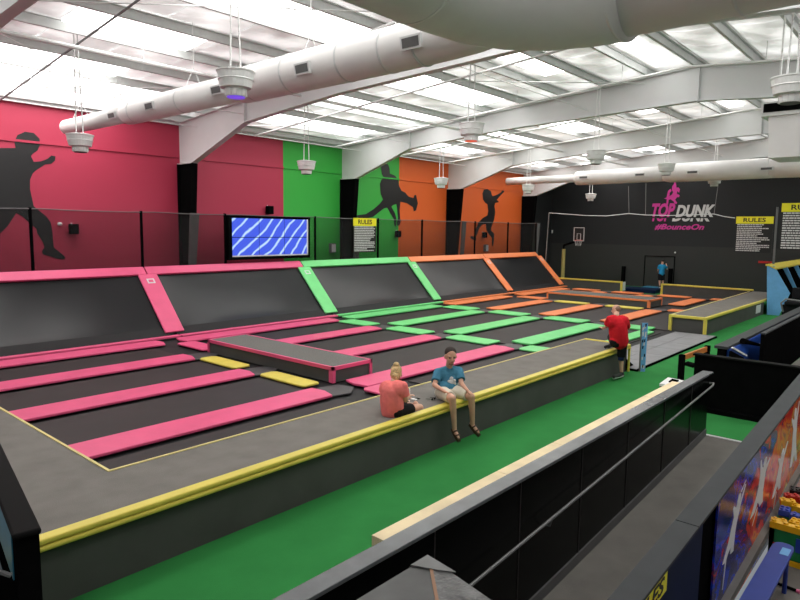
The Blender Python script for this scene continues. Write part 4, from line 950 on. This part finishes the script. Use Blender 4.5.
    if not bald:
        bb.ell(hp(0, -.022, .050), (.081*hsz, .090*hsz, .082*hsz), 20, R3)
        if bun:
            bb.ell(hp(0, -.055, -.01), (.078*hsz, .07*hsz, .095*hsz), 16, R3); bb.ell(hp(0, -.09, .02), (.07*hsz, .04*hsz, .08*hsz), 14, R3)
            bb.ell(hp(0, -.07, .125), (.045*hsz, .045*hsz, .04*hsz), 12, R3)
            limb(bb, [hp(.0, -.10, -.03), hp(.02, -.11, -.13)], [.05*hsz, .02*hsz])
    else:
        bb.ell(hp(0, -.03, .02), (.0805*hsz, .088*hsz, .085*hsz), 20, R3)
    hr_ = remesh(bb, 'hair', hair, t, .009, 2)
    # shirt
    bb = B()
    pel = J['pelvis']+Vector((0, 0, .0))
    limb(bb, [pel, J['pelvis'].lerp(J['chest'], .5), J['chest'], J['neck']-Vector((0, 0, .02))], [.155*sz*bulk, .165*sz*bulk, .160*sz*bulk, .07*sz])
    for sd in 'LR':
        limb(bb, [J['chest'].lerp(J['sh'+sd], .55), J['sh'+sd]], [.125*sz*bulk, .080*sz]); limb(bb, [J['neck']-Vector((0, 0, .03)), J['sh'+sd]], [.07*sz, .072*sz])
        c_ = J['pelvis'].lerp(J['hip'+sd], .6)+Vector((0, 0, .06)); bb.ell(c_, .13*sz*bulk, 12)
        e = J['sh'+sd].lerp(J['el'+sd], .72); bb.tube([J['sh'+sd], e], [.078*sz, .082*sz], 16)
    sh_ = remesh(bb, 'tshirt', shirt, t, vox, 3)
    # shorts
    bb = B(); bb.ell(J['pelvis'], .15*sz, 14)
    limb(bb, [J['hipL'], J['hipR']], [.13*sz, .13*sz])
    for sd in 'LR':
        e = J['hip'+sd].lerp(J['kn'+sd], short_len); bb.tube([J['hip'+sd], e], [.125*sz, .098*sz], 18)
    remesh(bb, 'shorts', shorts, t, vox, 2)
    for sd in 'LR':
        an, to = J['an'+sd], J['to'+sd]; back = (an-to).normalized()
        if sandals:
            bb = B(); m_ = an.lerp(to, .5)
            lo = Vector((0, 0, -.055))
            bb.tube([an+back*.07+lo*1.3, m_+lo*1.1, to+lo*.6-back*.03], [.04, .042, .034], 12)
            o = bb.build('sandal', shoes, t, smooth=True)
            for f_ in (.25, .7):
                c_ = an.lerp(to, f_)+Vector((0, 0, -.02)); ax_ = (to-an).normalized(); B().tube([c_-ax_*.012, c_+ax_*.012], [.046*sz, .044*sz], 14).build('strap', shoes, o)
        else:
            bb = B(); lo = Vector((0, 0, -.03*sz))
            limb(bb, [an+back*.05*sz+lo, an.lerp(to, .5)+lo*.8, to+lo*.3], [.05*sz, .052*sz, .042*sz]); bb.tube([an+Vector((0, 0, .03*sz)), an+lo], [.05*sz, .055*sz], 12)
            o = remesh(bb, 'shoe', shoes, t, .01, 2)
            zb = min(an.z, to.z)-.075*sz
            B().tube([an+back*.06*sz+Vector((0, 0, -.068*sz)), to-back*.01+Vector((0, 0, -.035*sz))], [.045*sz, .038*sz], 12).build('sole', 'sole', o, smooth=True)
    return t, J, hp, R3
V = Vector
def Uy(px, py, y): return U(px, py, 'y', y)
# man in blue on the deck edge
J = dict(pelvis=Uy(446.5, 391, 6.46), chest=Uy(448, 378.5, 6.5), neck=Uy(449, 367, 6.48), head=Uy(450.6, 356.2, 6.38),
 shR=Uy(438, 372.5, 6.60), shL=Uy(459, 371, 6.38), elR=Uy(434.5, 385, 6.50), elL=Uy(461.5, 383.5, 6.22), haR=Uy(445.5, 392, 6.16), haL=Uy(467.5, 390.5, 6.02),
 hipR=Uy(442, 392.5, 6.46), hipL=Uy(452, 391, 6.38), knR=Uy(452.5, 398.5, 5.98), knL=Uy(471.5, 396.5, 5.95),
 anR=Uy(454.5, 428.5, 5.97), anL=Uy(472.5, 423.5, 5.96), toR=Uy(458.5, 437.5, 5.86), toL=Uy(478.5, 432.5, 5.84), hdR=(.4, -.9, -.15), hdL=(.3, -.8, -.5))
tt, J, hp, R3 = person('man in a teal t-shirt and cream shorts sitting on the yellow deck edge', J, (-.62, -.75, -.12), (0, 0, 1), 'skin', 'tshirt', 'khaki', 'hair', 'brown', sandals=True, beard=True, short_len=.80, hs=1.26, bulk=1.08)
# white print on the shirt front
fr = V((-.62, -.75, 0)).normalized(); sd_ = V((.77, -.64, 0)).normalized(); cc = J['chest'].lerp(J['pelvis'], .12)+fr*.182+sd_*.02
bb = B()
for (u, v, r) in ((0, .07, .035), (0, .0, .045), (-.04, .02, .03), (.05, .03, .03), (-.07, -.03, .03), (.03, -.05, .03), (-.02, -.06, .03), (.06, -.02, .025)):
    p = cc+sd_*u+V((0, 0, v)); bb.ell(p, (r, r*.4, r), 8, Matrix((sd_, fr, V((0, 0, 1)))).transposed())
bb.build('shirt_print', 'text', tt, label='white print on the chest')
# woman in coral
J = dict(pelvis=Uy(392, 409.5, 6.42), chest=Uy(392, 393, 6.42), neck=Uy(394, 382, 6.44), head=Uy(396.2, 373.6, 6.50),
 shL=Uy(384.5, 386.5, 6.60), shR=Uy(403, 386, 6.26), elL=Uy(388, 399, 6.8), elR=Uy(405.5, 400, 6.24), haL=Uy(407, 396.5, 6.62), haR=Uy(409.5, 395.5, 6.42),
 hipL=Uy(390.5, 411, 6.55), hipR=Uy(396, 411.5, 6.34), knL=Uy(414, 402, 6.85), knR=Uy(420, 407.5, 6.34),
 anL=Uy(403, 404, 6.9), anR=Uy(405, 404, 6.70), toL=Uy(400, 404, 7.0), toR=Uy(399, 403.5, 6.85), hdL=(.6, -.6, .3), hdR=(.3, .8, .3))
tt, J, hp, R3 = person('woman with blonde bun and coral t-shirt sitting cross-legged on the deck with a phone', J, (.80, .58, -.25), (0.05, .0, 1), 'skin2', 'coral', 'kshort', 'blonde', 'shoe', bun=True, short_len=.62, sz=.97, hs=1.15, bulk=1.2)
p = Uy(410.5, 392.5, 6.47); ph = root('mobile_phone', p-V((0, 0, .05)), 'white phone in the hand of the woman in coral', 'phone')
B().prism([p+V((-.035, -.02, -.06)), p+V((.025, .03, -.06)), p+V((.04, .045, .06)), p+V((-.02, -.005, .06))], (-.006, .008, 0)).build('phone_body', 'phone', ph, bevel=.003)
# things beside her
for (px, py, lab, m) in ((414, 399.3, 'small white and black item on the deck right of the woman', 'phone'), (433.5, 399.8, 'dark sunglasses lying on the deck left of the man in teal', 'black')):
    p = U(px, py, 'z', DZ+.005)
    if m == 'phone': 
        t = root('key_ring', p, lab, 'keys'); B().box(p.x-.02, p.x+.03, p.y-.05, p.y+.05, DZ+.001, DZ+.012).build('tag', 'phone', t); B().tube([(p.x+.03, p.y-.03, DZ+.008), (p.x+.09, p.y-.06, DZ+.008), (p.x+.09, p.y+.01, DZ+.008), (p.x+.03, p.y, DZ+.008)], .006, 6).build('ring', 'black', t)
    else:
        t = root('sunglasses', p, lab, 'sunglasses')
        for s_ in (-1, 1): B().ell((p.x+s_*.033, p.y, DZ+.022), (.028, .008, .020), 10).build('lens', 'black', t)
        B().tube([(p.x-.065, p.y, DZ+.03), (p.x-.06, p.y+.12, DZ+.01)], .004, 5).tube([(p.x+.065, p.y, DZ+.03), (p.x+.06, p.y+.12, DZ+.01)], .004, 5).build('temple', 'black', t)
# man in red
def Dp(px, py, d): c = V(((px-400)/F*d, (300-py)/F*d, -d)); return CP + RW @ c
J = dict(pelvis=Uy(619.5, 341, 5.97), chest=Uy(617.5, 325, 5.99), neck=Uy(616.5, 316, 6.04), head=Uy(616, 309.8, 6.12),
 shL=Uy(609.5, 319, 6.12), shR=Uy(625.5, 319.5, 5.86), elL=Uy(606.5, 326.5, 6.25), elR=Uy(628, 329.0, 5.98), haL=Uy(602.8, 328.5, 6.42), haR=Uy(625, 334, 6.15),
 hipL=Uy(615, 342.5, 6.02), hipR=Uy(622.5, 343, 5.92), knL=Uy(611, 336.5, 6.36), knR=Uy(621, 358, 5.94),
 anL=Uy(610.5, 344.6, 6.36), anR=Uy(621.5, 373.0, 5.94), toL=Uy(605.5, 346.6, 6.36), toR=Uy(614, 376.4, 5.93), hdL=(.2, .6, .2))
tt, J, hp, R3 = person('man in a red t-shirt and black shorts with one foot up on the deck', J, (-.15, .92, -.15), (0, .05, 1), 'skin2', 'red', 'kshort', 'hair2', 'shoe', bald=True, short_len=.92, hs=1.05, bulk=1.35)
kn = J['knR']; B().tube([kn+V((0, 0, .06)), kn+V((0, 0, -.06))], [.078, .066], 16).build('knee_band', 'navys', tt, smooth=True)
# man at the back
d1 = 39.2
J = dict(pelvis=Dp(661.5, 274.3, d1), chest=Dp(662, 268.5, d1), neck=Dp(662.2, 264.5, d1), head=Dp(662.8, 261.8, d1),
 shL=Dp(659.3, 266, d1), shR=Dp(665, 266, d1), elL=Dp(658.0, 270.2, d1+.05), elR=Dp(667.2, 269.0, d1+.1), haL=Dp(658.6, 273.2, d1+.2), haR=Dp(666.5, 265.0, d1+.2),
 hipL=Dp(660.0, 275.2, d1), hipR=Dp(663.0, 275.2, d1), knL=Dp(659.5, 281, d1), knR=Dp(662.8, 281, d1),
 anL=Dp(659.8, 286.2, d1), anR=Dp(662.8, 286.6, d1), toL=Dp(659, 287.0, d1+.1), toR=Dp(662.8, 287.2, d1+.1))
tt, J, hp, R3 = person('man in a blue t-shirt and black shorts standing before the black back wall', J, (.8, .55, 0), (0, 0, 1), 'skin', 'bshirt', 'kshort', 'hair', 'shoe', vox=.02)
MB = min(J['anL'].z, J['anR'].z)-.080; xm, ym = J['anL'].x, J['anL'].y
B().box(xm-.7, xm+.9, ym-.7, ym+1.1, 0, MB).build('landing_mat', 'teal', label='lighter blue landing mat under the man in blue', cat='mat', group='landing mats', bevel=.02)

# ================================================================== world, view
w = bpy.data.worlds.new('world'); S.world = w; w.use_nodes = True
w.node_tree.nodes['Background'].inputs[0].default_value = (.8, .85, .9, 1); w.node_tree.nodes['Background'].inputs[1].default_value = .3
S.view_settings.view_transform = 'Standard'; S.view_settings.look = 'None'; S.view_settings.gamma = 1; S.view_settings.use_curve_mapping = False
S.view_settings.exposure = 0.0
